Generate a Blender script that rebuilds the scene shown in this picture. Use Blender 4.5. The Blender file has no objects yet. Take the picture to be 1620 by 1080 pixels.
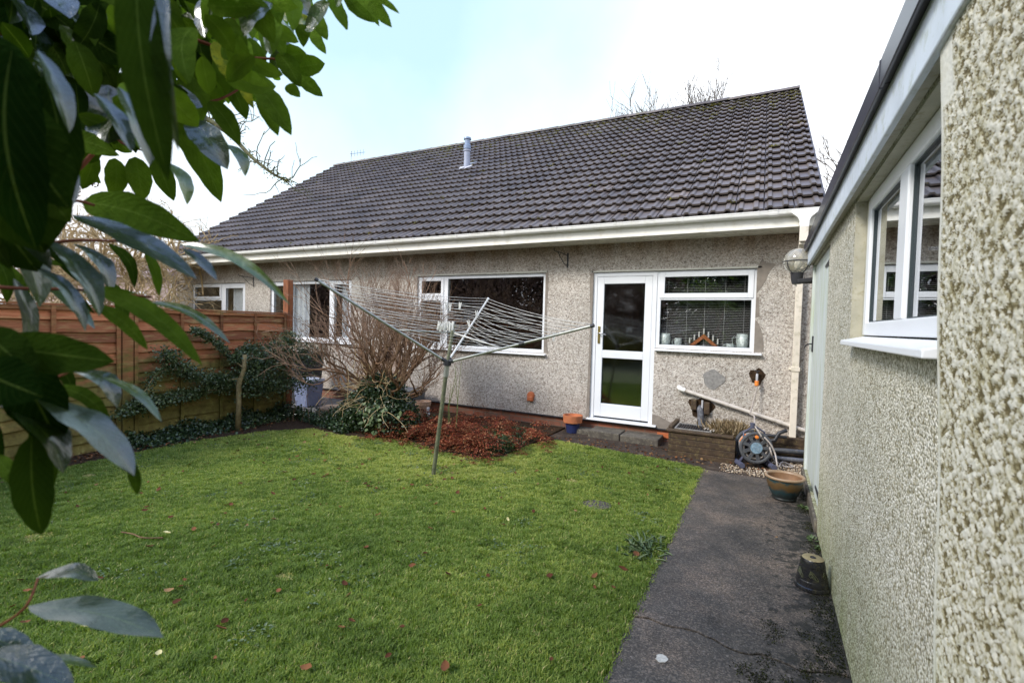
import bpy, math, random
import numpy as np
from mathutils import Vector, Matrix
PI=math.pi
S=bpy.context.scene
COL=S.collection
# ------------------------------------------------------------------ camera
YAW,PITCH,ROLL,FPX,CH=27.84,-1.933,1.522,765.9,1.51
cr=Matrix.Rotation(math.radians(YAW),3,'Z')@Matrix.Rotation(math.radians(90+PITCH),3,'X')@Matrix.Rotation(math.radians(ROLL),3,'Z')
cam=bpy.data.cameras.new('camera'); camo=bpy.data.objects.new('camera',cam); COL.objects.link(camo)
camo.matrix_world=Matrix.Translation((0,0,CH))@cr.to_4x4()
cam.sensor_width=36; cam.lens=FPX/1620*36; cam.clip_start=0.02; cam.clip_end=2000
cam.dof.use_dof=True; cam.dof.focus_distance=5.0; cam.dof.aperture_fstop=4.8
S.camera=camo
CR=np.array(cr)
def ray(u,v): return CR@np.array([(u-810)/FPX,-(v-540)/FPX,-1.0])
def dep(u,v,d): return Vector(ray(u,v)*d+np.array([0,0,CH]))
def onY(u,v,Y): d=ray(u,v); return Vector(d*(Y/d[1])+np.array([0,0,CH]))
def onX(u,v,X): d=ray(u,v); return Vector(d*(X/d[0])+np.array([0,0,CH]))
def onZ(u,v,Z=0.): d=ray(u,v); return Vector(d*((Z-CH)/d[2])+np.array([0,0,CH]))
# ------------------------------------------------------------------ materials
def mat(name):
    m=bpy.data.materials.new(name); m.use_nodes=True
    nt=m.node_tree; b=nt.nodes['Principled BSDF']
    return m,nt,b
def nd(nt,t,**k):
    n=nt.nodes.new(t)
    for a,v in k.items():
        if a.startswith('i_'):
            key=a[2:]; key=int(key) if key.isdigit() else key
            n.inputs[key].default_value=v
        else: setattr(n,a,v)
    return n
def ramp(nt,fac,stops,interp='LINEAR'):
    r=nd(nt,'ShaderNodeValToRGB'); r.color_ramp.interpolation=interp
    el=r.color_ramp.elements
    while len(el)<len(stops): el.new(0.5)
    for e,(p,c) in zip(el,stops):
        e.position=p; e.color=(c[0],c[1],c[2],1) if not isinstance(c,(int,float)) else (c,c,c,1)
    nt.links.new(fac,r.inputs[0]); return r.outputs[0]
def L(nt,a,b): nt.links.new(a,b)
def coord(nt,scale=(1,1,1)):
    t=nd(nt,'ShaderNodeTexCoord'); m=nd(nt,'ShaderNodeMapping'); m.inputs['Scale'].default_value=scale
    L(nt,t.outputs['Object'],m.inputs[0]); return m.outputs[0]
def noise(nt,co,scale,detail=4,rough=.55):
    n=nd(nt,'ShaderNodeTexNoise'); n.inputs['Scale'].default_value=scale; n.inputs['Detail'].default_value=detail; n.inputs['Roughness'].default_value=rough
    L(nt,co,n.inputs['Vector']); return n.outputs['Fac']
def mix(nt,fac,a,b,mode='MIX'):
    m=nd(nt,'ShaderNodeMix',data_type='RGBA',blend_type=mode)
    for s,v in ((0,fac),(6,a),(7,b)):
        if isinstance(v,(int,float)): m.inputs[s].default_value=v if s==0 else (v,v,v,1)
        elif isinstance(v,tuple): m.inputs[s].default_value=(*v,1)
        else: L(nt,v,m.inputs[s])
    return m.outputs[2]
def mth(nt,op,a,b=0.,clamp=False):
    m=nd(nt,'ShaderNodeMath',operation=op); m.use_clamp=clamp
    for i,v in ((0,a),(1,b)):
        if isinstance(v,(int,float)): m.inputs[i].default_value=v
        else: L(nt,v,m.inputs[i])
    return m.outputs[0]
def mrange(nt,v,a,b,c=0.,d=1.):
    m=nd(nt,'ShaderNodeMapRange'); L(nt,v,m.inputs[0])
    for i,x in enumerate((a,b,c,d)): m.inputs[i+1].default_value=x
    return m.outputs[0]
def bump(nt,b,h,strength=.5,dist=.01):
    n=nd(nt,'ShaderNodeBump'); n.inputs['Strength'].default_value=strength; n.inputs['Distance'].default_value=dist
    L(nt,h,n.inputs['Height']); L(nt,n.outputs[0],b.inputs['Normal']); return n
def setc(nt,b,c):
    if isinstance(c,tuple): b.inputs['Base Color'].default_value=(*c,1)
    else: L(nt,c,b.inputs['Base Color'])
def spec(b,v): b.inputs['Specular IOR Level'].default_value=v
M={}
def simple(name,c,rough=.5,metal=0.,var=.25,scale=6.,bmp=.0,dirt=None,sp=.5):
    m,nt,b=mat(name); co=coord(nt)
    n=noise(nt,co,scale,6); lo=tuple(x*(1-var) for x in c); hi=tuple(min(1,x*(1+var*.5)) for x in c)
    col=ramp(nt,n,[(.3,lo),(.7,hi)])
    if dirt:
        n2=noise(nt,co,scale*3.1,8,.7); col=mix(nt,ramp(nt,n2,[(.52,0.),(.72,1.)]),col,dirt)
    setc(nt,b,col); b.inputs['Roughness'].default_value=rough; b.inputs['Metallic'].default_value=metal; spec(b,sp)
    if bmp: bump(nt,b,noise(nt,co,scale*10,5),bmp,.004)
    M[name]=m; return m
def rnd_ramp(name,stops,rough=.6,transl=0.,sp=.3,nz=None,interp='LINEAR'):
    m,nt,b=mat(name); a=nd(nt,'ShaderNodeAttribute'); a.attribute_name='rnd'
    c=ramp(nt,a.outputs['Fac'],stops,interp)
    if nz: c=mix(nt,ramp(nt,noise(nt,coord(nt),nz,4),[(.35,0.),(.7,.55)]),c,tuple(x*.45 for x in stops[0][1]))
    setc(nt,b,c); b.inputs['Roughness'].default_value=rough; spec(b,sp)
    if transl:
        t=nd(nt,'ShaderNodeBsdfTranslucent'); L(nt,mix(nt,1.,c,(1.6,1.8,.7),'MULTIPLY'),t.inputs[0])
        mx=nd(nt,'ShaderNodeMixShader'); mx.inputs[0].default_value=transl
        L(nt,b.outputs[0],mx.inputs[1]); L(nt,t.outputs[0],mx.inputs[2]); L(nt,mx.outputs[0],nt.nodes['Material Output'].inputs[0])
    M[name]=m; return m

def dash(name,scale,cols,zstain=None,bstr=.6,bdist=.006,gap=None,stains=()):
    """pebbledash: small stones of mixed colour bedded in render"""
    m,nt,b=mat(name); co=coord(nt)
    wn=nd(nt,'ShaderNodeTexNoise'); wn.inputs['Scale'].default_value=scale*.9; wn.inputs['Detail'].default_value=2; L(nt,co,wn.inputs['Vector'])
    vm=nd(nt,'ShaderNodeVectorMath',operation='MULTIPLY_ADD'); L(nt,wn.outputs['Color'],vm.inputs[0]); vm.inputs[1].default_value=(.35/scale,)*3; L(nt,co,vm.inputs[2])
    v=nd(nt,'ShaderNodeTexVoronoi'); v.inputs['Scale'].default_value=scale; L(nt,vm.outputs[0],v.inputs['Vector'])
    sx=nd(nt,'ShaderNodeSeparateColor'); L(nt,v.outputs['Color'],sx.inputs[0])
    c=ramp(nt,sx.outputs[0],cols,'CONSTANT')
    v2=nd(nt,'ShaderNodeTexVoronoi'); v2.inputs['Scale'].default_value=scale*.47; L(nt,vm.outputs[0],v2.inputs['Vector'])
    sx2=nd(nt,'ShaderNodeSeparateColor'); L(nt,v2.outputs['Color'],sx2.inputs[0])
    c=mix(nt,.35,c,ramp(nt,sx2.outputs[1],cols,'CONSTANT'))
    dist=v.outputs['Distance']
    if gap: c=mix(nt,ramp(nt,dist,[(gap[1],0.),(gap[2],1.)]),c,gap[0])
    big=noise(nt,co,1.3,5,.6)
    c=mix(nt,1.,c,ramp(nt,big,[(.3,(.80,.80,.78)),(.7,(1.07,1.05,1.03))]),'MULTIPLY')
    if zstain:
        sz=nd(nt,'ShaderNodeSeparateXYZ'); L(nt,co,sz.inputs[0])
        streak=noise(nt,coord(nt,(2.2,2.2,.25)),2.0,5,.65)
        for (z0,z1,colr,am) in zstain:
            f=mrange(nt,sz.outputs[2],z0,z1,0,1)
            f=mth(nt,'MULTIPLY',f,mrange(nt,streak,.3,.65,.35,1.)); f=mth(nt,'MULTIPLY',f,am,True)
            c=mix(nt,f,c,mix(nt,1.,c,colr,'MULTIPLY'))
    for (x,z,rx,rz,colr,am) in stains:
        mp=nd(nt,'ShaderNodeMapping'); mp.inputs['Location'].default_value=(-x/rx,0,-z/rz); mp.inputs['Scale'].default_value=(1/rx,0,1/rz)
        t=nd(nt,'ShaderNodeTexCoord'); L(nt,t.outputs['Object'],mp.inputs[0])
        ln=nd(nt,'ShaderNodeVectorMath',operation='LENGTH'); L(nt,mp.outputs[0],ln.inputs[0])
        f=mth(nt,'ADD',ln.outputs['Value'],mrange(nt,noise(nt,co,4.,4),.3,.7,-.4,.4))
        f=mrange(nt,f,.5,1.15,am,0.)
        c=mix(nt,f,c,mix(nt,1.,c,colr,'MULTIPLY'))
    setc(nt,b,c); b.inputs['Roughness'].default_value=.85; spec(b,.25)
    h=mth(nt,'MULTIPLY',dist,-1.); bump(nt,b,h,bstr,bdist)
    M[name]=m; return m
dash('house_dash',88,[(0,(.20,.168,.142)),(.10,(.34,.298,.258)),(.28,(.50,.452,.402)),(.56,(.58,.537,.488)),(.80,(.74,.71,.665))],
     zstain=[(2.33,2.70,(.58,.46,.36),1.2),(.62,.16,(.80,.74,.70),.8)],bstr=.5,bdist=.02,
     stains=[(.0,.55,.6,.55,(.62,.50,.43),.9),(.25,1.3,.35,1.3,(.70,.58,.52),.8),(-.35,.30,.5,.22,(.62,.52,.38),.9),(-9.,2.5,3.5,.35,(.75,.66,.60),.8)])
dash('garage_dash',110,[(0,(.20,.175,.10)),(.13,(.42,.385,.27)),(.28,(.70,.67,.57)),(.62,(.86,.84,.77))],
     zstain=[(.75,.02,(.55,.62,.36),1.)],bstr=.7,bdist=.012,gap=((.26,.235,.14),.50,.85))
m,nt,b=mat('garage_near_dash'); co=coord(nt); a=nd(nt,'ShaderNodeAttribute'); a.attribute_name='rnd'
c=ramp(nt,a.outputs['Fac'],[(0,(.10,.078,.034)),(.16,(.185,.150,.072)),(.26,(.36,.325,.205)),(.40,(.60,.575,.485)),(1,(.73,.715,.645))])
c=mix(nt,ramp(nt,noise(nt,co,9,6,.7),[(.5,0.),(.72,.7)]),c,mix(nt,1.,c,(.72,.68,.48),'MULTIPLY'))
sz=nd(nt,'ShaderNodeSeparateXYZ'); L(nt,co,sz.inputs[0]); f=mth(nt,'MULTIPLY',mrange(nt,sz.outputs[2],1.0,.2,0,1),mrange(nt,noise(nt,co,6,5),.35,.6,.2,1)); c=mix(nt,f,c,mix(nt,1.,c,(.66,.74,.45),'MULTIPLY'))
setc(nt,b,c); b.inputs['Roughness'].default_value=.85; spec(b,.25); bump(nt,b,noise(nt,co,260,5,.7),.6,.002); M['garage_near_dash']=m
simple('upvc',(.80,.82,.85),.28,var=.04,scale=3)
simple('gutter_white',(.88,.87,.83),.35,var=.04,scale=2,dirt=(.72,.70,.60))
simple('fascia_white',(.88,.86,.79),.45,var=.05,scale=2,dirt=(.72,.68,.57))
simple('soffit',(.74,.70,.60),.5,var=.15,scale=3,dirt=(.3,.25,.19))
simple('downpipe_cream',(.78,.71,.60),.38,var=.10,scale=4,dirt=(.5,.45,.33))
simple('waste_pipe',(.62,.57,.51),.45,var=.12,scale=5,dirt=(.35,.30,.24))
simple('grey_pipe',(.13,.135,.155),.45,var=.3,scale=9,dirt=(.30,.30,.31))
simple('flue_grey',(.30,.33,.42),.4,var=.15,scale=12)
simple('flue_blue',(.22,.29,.42),.35,var=.1,scale=12)
simple('lead',(.5,.5,.52),.5,var=.2,scale=12)
simple('black_iron',(.025,.025,.03),.45,var=.3,scale=30)
simple('black_plastic',(.03,.03,.035),.5,var=.2,scale=15)
simple('reel_grey',(.075,.08,.09),.45,var=.2,scale=12,dirt=(.16,.15,.13))
simple('reel_feet',(.08,.085,.13),.5,var=.2,scale=12)
simple('orange_plastic',(.85,.25,.04),.4,var=.08,scale=10)
simple('orange_vent',(.50,.14,.05),.5,var=.15,scale=20)
simple('hose_grey',(.42,.37,.33),.5,var=.15,scale=20,dirt=(.25,.2,.16))
simple('terracotta',(.52,.17,.065),.75,var=.2,scale=14,bmp=.2,dirt=(.35,.16,.09))
simple('terracotta_pale',(.45,.28,.19),.8,var=.25,scale=14,bmp=.2,dirt=(.6,.5,.4))
simple('blue_glaze',(.025,.035,.11),.3,var=.2,scale=8)
simple('soil',(.050,.032,.019),.95,var=.6,scale=25,bmp=1.,dirt=(.12,.07,.04),sp=.1)
simple('cement',(.25,.215,.18),.85,var=.25,scale=12,bmp=.3)
simple('cement_grey',(.26,.25,.235),.85,var=.35,scale=30,bmp=.4)
simple('step_stone',(.10,.085,.065),.8,var=.5,scale=9,bmp=.6,dirt=(.24,.22,.16))
simple('brass',(.55,.42,.14),.3,1.,var=.1)
simple('silver',(.65,.65,.66),.25,1.,var=.1)
simple('aluminium',(.40,.41,.37),.45,.6,var=.25,scale=18)
simple('pole_green',(.16,.17,.105),.55,.2,var=.35,scale=14,dirt=(.27,.28,.15))
simple('line_cord',(.68,.66,.60),.6,var=.15,scale=9)
simple('peg_white',(.75,.74,.68),.5,var=.1,scale=20)
simple('blue_bin',(.16,.19,.30),.5,var=.12,scale=6,dirt=(.3,.32,.38))
simple('grey_bin',(.12,.13,.145),.5,var=.2,scale=6)
simple('bin_lid',(.42,.45,.52),.45,var=.12,scale=6)
simple('sandstone',(.38,.27,.18),.85,var=.3,scale=9,bmp=.5)
simple('patio',(.20,.19,.18),.8,var=.35,scale=5,bmp=.4,dirt=(.12,.12,.08))
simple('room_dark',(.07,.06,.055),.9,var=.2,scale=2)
simple('net',(.86,.88,.90),.8,var=.1,scale=6)
simple('slat_white',(.60,.58,.56),.5,var=.05)
simple('candle_wood',(.45,.15,.05),.5,var=.2,scale=30)
simple('candle_white',(.8,.78,.72),.5,var=.05)
simple('moss_black',(.020,.022,.010),.9,var=.4,scale=40)
simple('china',(.66,.72,.68),.2,var=.5,scale=45)
simple('lichen',(.50,.49,.44),.9,var=.3,scale=60,bmp=.3)
simple('trim_dark',(.035,.035,.052),.30,var=.25,scale=5)
simple('garage_fascia',(.66,.72,.80),.42,var=.14,scale=5,dirt=(.42,.46,.40))
simple('putty',(.44,.42,.33),.8,var=.18,scale=9,bmp=.2,dirt=(.30,.27,.17))
simple('smooth_render',(.52,.52,.46),.8,var=.14,scale=9,bmp=.15)
simple('rubber',(.03,.045,.05),.5,var=.1)
simple('wet_wood',(.062,.037,.020),.6,var=.45,scale=11,bmp=.5,dirt=(.17,.13,.05))
simple('tile_brick_far',(.42,.26,.20),.8,var=.2,scale=3)
simple('pink_render',(.62,.45,.38),.8,var=.12,scale=2)
simple('far_roof',(.22,.15,.13),.7,var=.2,scale=5)
simple('pebble',(.42,.35,.27),.7,var=.2,scale=60)
rnd_ramp('path_moss',[(0,(.010,.011,.006)),(.6,(.022,.026,.010)),(1,(.06,.07,.02))],.9,0,.1)
rnd_ramp('gravel',[(0,(.16,.11,.07)),(.4,(.36,.27,.18)),(.8,(.55,.46,.34)),(1,(.68,.62,.52))],.7)
# wood of the fence
def fence_mat(name,c0,c1):
    m,nt,b=mat(name); co=coord(nt); a=nd(nt,'ShaderNodeAttribute'); a.attribute_name='rnd'
    g=noise(nt,coord(nt,(2,2,38)),2.2,6,.65)
    c=ramp(nt,g,[(.3,tuple(q*.78 for q in c0)),(.7,tuple(q*.85 for q in c1))])
    c=mix(nt,1.,c,ramp(nt,a.outputs['Fac'],[(0,(.55,.55,.58)),(.5,(.95,.95,.95)),(1,(1.5,1.5,1.55))]),'MULTIPLY')
    c=mix(nt,ramp(nt,noise(nt,coord(nt,(1.2,1.2,7)),2.5,7,.72),[(.50,0.),(.68,.75)]),c,(.40,.30,.13))
    sz=nd(nt,'ShaderNodeSeparateXYZ'); L(nt,co,sz.inputs[0])
    n=noise(nt,coord(nt,(1.6,1.6,5)),1.9,7,.7)
    f=mth(nt,'ADD',mrange(nt,sz.outputs[2],1.5,.1,-.20,.34),n); f=mrange(nt,f,.44,.62,0,.88)
    green=ramp(nt,noise(nt,co,9,5,.7),[(.3,(.060,.058,.012)),(.62,(.17,.16,.040)),(.8,(.36,.33,.12))])
    c=mix(nt,f,c,green)
    dk=noise(nt,coord(nt,(3,3,9)),4,6,.7); c=mix(nt,ramp(nt,dk,[(.55,0.),(.75,.55)]),c,(.10,.045,.025))
    setc(nt,b,c); b.inputs['Roughness'].default_value=.8; spec(b,.25)
    bump(nt,b,g,.4,.004); M[name]=m
fence_mat('fence_wood',(.32,.10,.04),(.52,.21,.10))
fence_mat('post_wood',(.22,.085,.035),(.36,.15,.065))
m,nt,b=mat('orange_post'); g=noise(nt,coord(nt,(12,12,1.5)),3,6,.65)
setc(nt,b,ramp(nt,g,[(.3,(.11,.035,.012)),(.6,(.29,.095,.032)),(.8,(.42,.17,.07))])); b.inputs['Roughness'].default_value=.75; bump(nt,b,g,.5,.004); M['orange_post']=m
# painted boards of the garage door
m,nt,b=mat('door_paint'); g=noise(nt,coord(nt,(30,30,.8)),2,6,.7)
g2=noise(nt,coord(nt,(4,4,.7)),3,5,.6)
c=ramp(nt,g,[(.32,(.40,.45,.36)),(.55,(.58,.62,.62)),(.75,(.70,.75,.80))]); c=mix(nt,ramp(nt,g2,[(.45,0.),(.7,.6)]),c,(.42,.48,.30))
setc(nt,b,c); b.inputs['Roughness'].default_value=.6; bump(nt,b,g,.3,.003); M['door_paint']=m
# brick
m,nt,b=mat('brick'); br=nd(nt,'ShaderNodeTexBrick'); t=nd(nt,'ShaderNodeTexCoord'); mp=nd(nt,'ShaderNodeMapping'); mp.inputs['Rotation'].default_value=(PI/2,0,0)
L(nt,t.outputs['Object'],mp.inputs[0]); L(nt,mp.outputs[0],br.inputs['Vector'])
br.inputs['Scale'].default_value=1; br.inputs['Brick Width'].default_value=.225; br.inputs['Row Height'].default_value=.075; br.inputs['Mortar Size'].default_value=.006
br.inputs['Color1'].default_value=(.36,.12,.065,1); br.inputs['Color2'].default_value=(.24,.085,.05,1); br.inputs['Mortar'].default_value=(.18,.14,.11,1)
c=mix(nt,ramp(nt,noise(nt,coord(nt),5,6,.7),[(.4,0.),(.7,.75)]),br.outputs['Color'],(.12,.09,.06)); setc(nt,b,c); b.inputs['Roughness'].default_value=.85; M['brick']=m
# roof tile
m,nt,b=mat('roof_tile'); a=nd(nt,'ShaderNodeAttribute'); a.attribute_name='rnd'; co=coord(nt)
c=ramp(nt,a.outputs['Fac'],[(0,(.080,.067,.061)),(.5,(.118,.099,.089)),(.93,(.152,.130,.117)),(1,(.17,.14,.12))])
c=mix(nt,1.,c,ramp(nt,noise(nt,co,1.1,5,.6),[(.3,(.78,.76,.78)),(.7,(1.15,1.12,1.1))]),'MULTIPLY')
c=mix(nt,ramp(nt,noise(nt,co,60,3,.7),[(.60,0.),(.75,.45)]),c,(.16,.14,.12))
sz=nd(nt,'ShaderNodeSeparateXYZ'); L(nt,co,sz.inputs[0])
f=mth(nt,'ADD',noise(nt,co,16,6,.75),mrange(nt,sz.outputs[2],4.6,6.9,-.13,.10)); f=mth(nt,'ADD',f,mrange(nt,noise(nt,co,.6,3),.35,.65,-.07,.07))
c=mix(nt,ramp(nt,f,[(.64,0.),(.70,.9)]),c,ramp(nt,noise(nt,co,30,3),[(.35,(.10,.08,.025)),(.55,(.16,.17,.035)),(.7,(.26,.27,.09))]))
setc(nt,b,c); b.inputs['Roughness'].default_value=.50; spec(b,.5); bump(nt,b,noise(nt,co,90,4),.35,.004); M['roof_tile']=m
# concrete path
m,nt,b=mat('path_concrete'); co=coord(nt)
c=ramp(nt,noise(nt,co,2.2,8,.65),[(.30,(.030,.027,.023)),(.48,(.066,.055,.044)),(.72,(.145,.108,.078))])
v=nd(nt,'ShaderNodeTexVoronoi'); v.inputs['Scale'].default_value=150; L(nt,co,v.inputs['Vector']); sx=nd(nt,'ShaderNodeSeparateColor'); L(nt,v.outputs['Color'],sx.inputs[0])
c=mix(nt,.85,c,ramp(nt,sx.outputs[0],[(0,.35),(.3,.8),(.7,1.15),(.88,2.3)]),'MULTIPLY')
n=noise(nt,co,11,8,.75); sz=nd(nt,'ShaderNodeSeparateXYZ'); L(nt,co,sz.inputs[0])
f=mth(nt,'ADD',n,mrange(nt,sz.outputs[0],-.25,.35,-.14,.10)); c=mix(nt,ramp(nt,f,[(.535,0.),(.57,.92)]),c,(.016,.015,.011))
c=mix(nt,ramp(nt,noise(nt,co,26,5,.7),[(.61,0.),(.66,.65)]),c,(.22,.19,.165))
setc(nt,b,c)
rg=ramp(nt,noise(nt,co,3.4,5),[(.35,.42),(.65,.8)]); L(nt,rg,b.inputs['Roughness'])
hh=mth(nt,'ADD',noise(nt,co,110,4,.7),mth(nt,'MULTIPLY',n,1.5)); bump(nt,b,hh,.65,.006); M['path_concrete']=m
m,nt,b=mat('apron'); co=coord(nt)
c=ramp(nt,noise(nt,co,5,8,.7),[(.3,(.022,.016,.011)),(.55,(.060,.043,.032)),(.75,(.13,.10,.07))]); c=mix(nt,ramp(nt,noise(nt,co,38,5,.75),[(.55,0.),(.68,.7)]),c,(.17,.13,.09)); setc(nt,b,c)
b.inputs['Roughness'].default_value=.85; spec(b,.25); bump(nt,b,noise(nt,co,60,6,.75),.8,.012); M['apron']=m
m,nt,b=mat('lawn_soil'); co=coord(nt)
c=ramp(nt,noise(nt,co,7,7,.7),[(.3,(.035,.05,.012)),(.55,(.075,.105,.018)),(.75,(.12,.13,.03))]); setc(nt,b,c); b.inputs['Roughness'].default_value=.95; bump(nt,b,noise(nt,co,80,5,.7),.8,.01); M['lawn_soil']=m
m,nt,b=mat('ground'); co=coord(nt)
c=ramp(nt,noise(nt,co,2,7,.7),[(.3,(.03,.035,.012)),(.7,(.075,.085,.03))]); setc(nt,b,c); b.inputs['Roughness'].default_value=.95; M['ground']=m
# grass blades
rnd_ramp('grass',[(0,(.045,.080,.016)),(.28,(.120,.185,.030)),(.6,(.195,.270,.056)),(.85,(.43,.45,.11)),(1,(.52,.43,.22))],.6,.32,.3)
# leaves
rnd_ramp('ivy_leaf',[(0,(.012,.028,.010)),(.5,(.028,.055,.018)),(.85,(.06,.10,.035)),(1,(.17,.22,.09))],.38,.12,.5)
rnd_ramp('shrub_leaf',[(0,(.022,.042,.015)),(.5,(.055,.088,.032)),(.85,(.12,.16,.07)),(1,(.26,.30,.17))],.35,.12,.55)
rnd_ramp('bracken',[(0,(.060,.022,.013)),(.45,(.19,.042,.022)),(.8,(.32,.085,.036)),(1,(.42,.24,.12))],.8,.15,.2)
rnd_ramp('weed_leaf',[(0,(.04,.065,.025)),(.6,(.08,.13,.05)),(1,(.2,.24,.12))],.5,.15,.4)
rnd_ramp('far_evergreen',[(0,(.012,.022,.010)),(.6,(.03,.05,.018)),(1,(.07,.09,.03))],.6,.1,.3)
rnd_ramp('far_brown',[(0,(.07,.042,.032)),(.6,(.17,.105,.075)),(1,(.32,.23,.15))],.8,0,.2)
rnd_ramp('yellow_hedge',[(0,(.10,.10,.02)),(1,(.28,.25,.06))],.7,.1,.2)
rnd_ramp('dead_leaf',[(0,(.06,.020,.010)),(.35,(.14,.055,.025)),(.6,(.26,.12,.05)),(.8,(.075,.045,.035)),(1,(.40,.24,.10))],.8,.1,.12)
rnd_ramp('yellow_leaf',[(0,(.62,.52,.16)),(1,(.72,.62,.30))],.5,.2,.4)
rnd_ramp('dry_grass',[(0,(.16,.11,.06)),(.6,(.34,.25,.14)),(1,(.5,.4,.26))],.8,.1,.2)
def bark(name,c0,c1,sc=22):
    m,nt,b=mat(name); co=coord(nt); n=noise(nt,co,sc,6,.7)
    setc(nt,b,ramp(nt,n,[(.3,c0),(.7,c1)])); b.inputs['Roughness'].default_value=.85; spec(b,.2); bump(nt,b,n,.5,.004); M[name]=m
bark('bark_brown',(.075,.04,.022),(.25,.145,.08)); bark('bark_twig',(.16,.09,.055),(.36,.24,.16)); bark('bark_tan',(.27,.18,.08),(.62,.48,.27)); bark('bark_grey',(.10,.085,.07),(.22,.19,.16))
bark('bark_lichen',(.04,.03,.022),(.22,.22,.12),30); bark('bark_red',(.10,.03,.015),(.22,.075,.04)); bark('bark_holly',(.12,.09,.04),(.30,.24,.12)); bark('stem_green',(.10,.12,.04),(.22,.24,.10))
# big glossy laurel leaf, midrib and veins from its own uv
def laurel(name,c0,c1,yellow=False):
    m,nt,b=mat(name); uv=nd(nt,'ShaderNodeUVMap'); s=nd(nt,'ShaderNodeSeparateXYZ'); L(nt,uv.outputs[0],s.inputs[0])
    a=nd(nt,'ShaderNodeAttribute'); a.attribute_name='rnd'
    c=ramp(nt,a.outputs['Fac'],[(0,c0),(1,c1)])
    ab=mth(nt,'ABSOLUTE',mth(nt,'SUBTRACT',s.outputs[0],.5))
    rib=mrange(nt,ab,.012,.03,1.,0.)
    w=mth(nt,'ADD',mth(nt,'MULTIPLY',s.outputs[1],11.),mth(nt,'MULTIPLY',ab,-7.))
    fr=mth(nt,'ABSOLUTE',mth(nt,'SUBTRACT',mth(nt,'FRACT',w),.5)); vein=mrange(nt,fr,.0,.09,.55,0.)
    co=coord(nt); n=noise(nt,co,26,5)
    c=mix(nt,mth(nt,'MAXIMUM',mth(nt,'MULTIPLY',rib,.28),mth(nt,'MULTIPLY',vein,.12)),c,(.17,.24,.06))
    if yellow: c=mix(nt,ramp(nt,noise(nt,co,60,4,.7),[(.38,0.),(.5,1.)]),c,(.42,.42,.05))
    c=mix(nt,ramp(nt,n,[(.35,0.),(.7,.35)]),c,tuple(x*.5 for x in c0))
    setc(nt,b,c); spec(b,.6)
    L(nt,ramp(nt,noise(nt,co,14,3),[(.3,.24),(.7,.42)]),b.inputs['Roughness'])
    hh=mth(nt,'ADD',mth(nt,'MULTIPLY',fr,.35),mth(nt,'ADD',mth(nt,'MULTIPLY',ab,2.),mth(nt,'MULTIPLY',noise(nt,coord(nt,(1,1,1)),75,4,.6),2.2)))
    bump(nt,b,hh,.62,.004); ge=nd(nt,'ShaderNodeNewGeometry'); fr_=mth(nt,'SUBTRACT',1.,ge.outputs['Backfacing']); L(nt,fr_,b.inputs['Coat Weight']); b.inputs['Coat IOR'].default_value=1.75; b.inputs['Coat Roughness'].default_value=.13; L(nt,mth(nt,'MULTIPLY',fr_,.5),b.inputs['Specular IOR Level'])
    t=nd(nt,'ShaderNodeBsdfTranslucent'); L(nt,mix(nt,1.,c,(1.9,2.1,.6),'MULTIPLY'),t.inputs[0])
    mx=nd(nt,'ShaderNodeMixShader'); mx.inputs[0].default_value=.27
    L(nt,b.outputs[0],mx.inputs[1]); L(nt,t.outputs[0],mx.inputs[2]); L(nt,mx.outputs[0],nt.nodes['Material Output'].inputs[0]); M[name]=m
laurel('laurel_leaf',(.006,.017,.003),(.125,.21,.026)); laurel('laurel_yellow',(.10,.17,.03),(.2,.27,.05),True)
# glass
def glass(name,k=2.0,base=.06,rough=0.,tint=(.85,.88,.88)):
    m,nt,b=mat(name); nt.nodes.remove(b)
    g=nd(nt,'ShaderNodeBsdfGlossy'); g.inputs['Roughness'].default_value=rough; g.inputs[0].default_value=(.95,.97,1,1)
    t=nd(nt,'ShaderNodeBsdfTransparent'); t.inputs[0].default_value=(*tint,1)
    f=nd(nt,'ShaderNodeFresnel'); ge=nd(nt,'ShaderNodeNewGeometry'); L(nt,mth(nt,'SUBTRACT',1.5,mth(nt,'MULTIPLY',ge.outputs['Backfacing'],.8333)),f.inputs[0])
    fa=mth(nt,'ADD',mth(nt,'MULTIPLY',f.outputs[0],k),base,True)
    mx=nd(nt,'ShaderNodeMixShader'); L(nt,fa,mx.inputs[0]); L(nt,t.outputs[0],mx.inputs[1]); L(nt,g.outputs[0],mx.inputs[2]); L(nt,mx.outputs[0],nt.nodes['Material Output'].inputs[0]); M[name]=m
glass('glass',1.2,.085,tint=(.95,.96,.96)); glass('door_glass',1.3,.12,.06,(.70,.68,.60)); glass('garage_glass',1.2,.22,.01,(.4,.42,.44))
m,nt,b=mat('globe_glass'); setc(nt,b,ramp(nt,noise(nt,coord(nt),9,5),[(.3,(.55,.52,.42)),(.7,(.80,.78,.70))])); b.inputs['Roughness'].default_value=.12; b.inputs['Transmission Weight'].default_value=.7; b.inputs['IOR'].default_value=1.15; b.inputs['Coat Weight'].default_value=1.; M['globe_glass']=m
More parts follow.
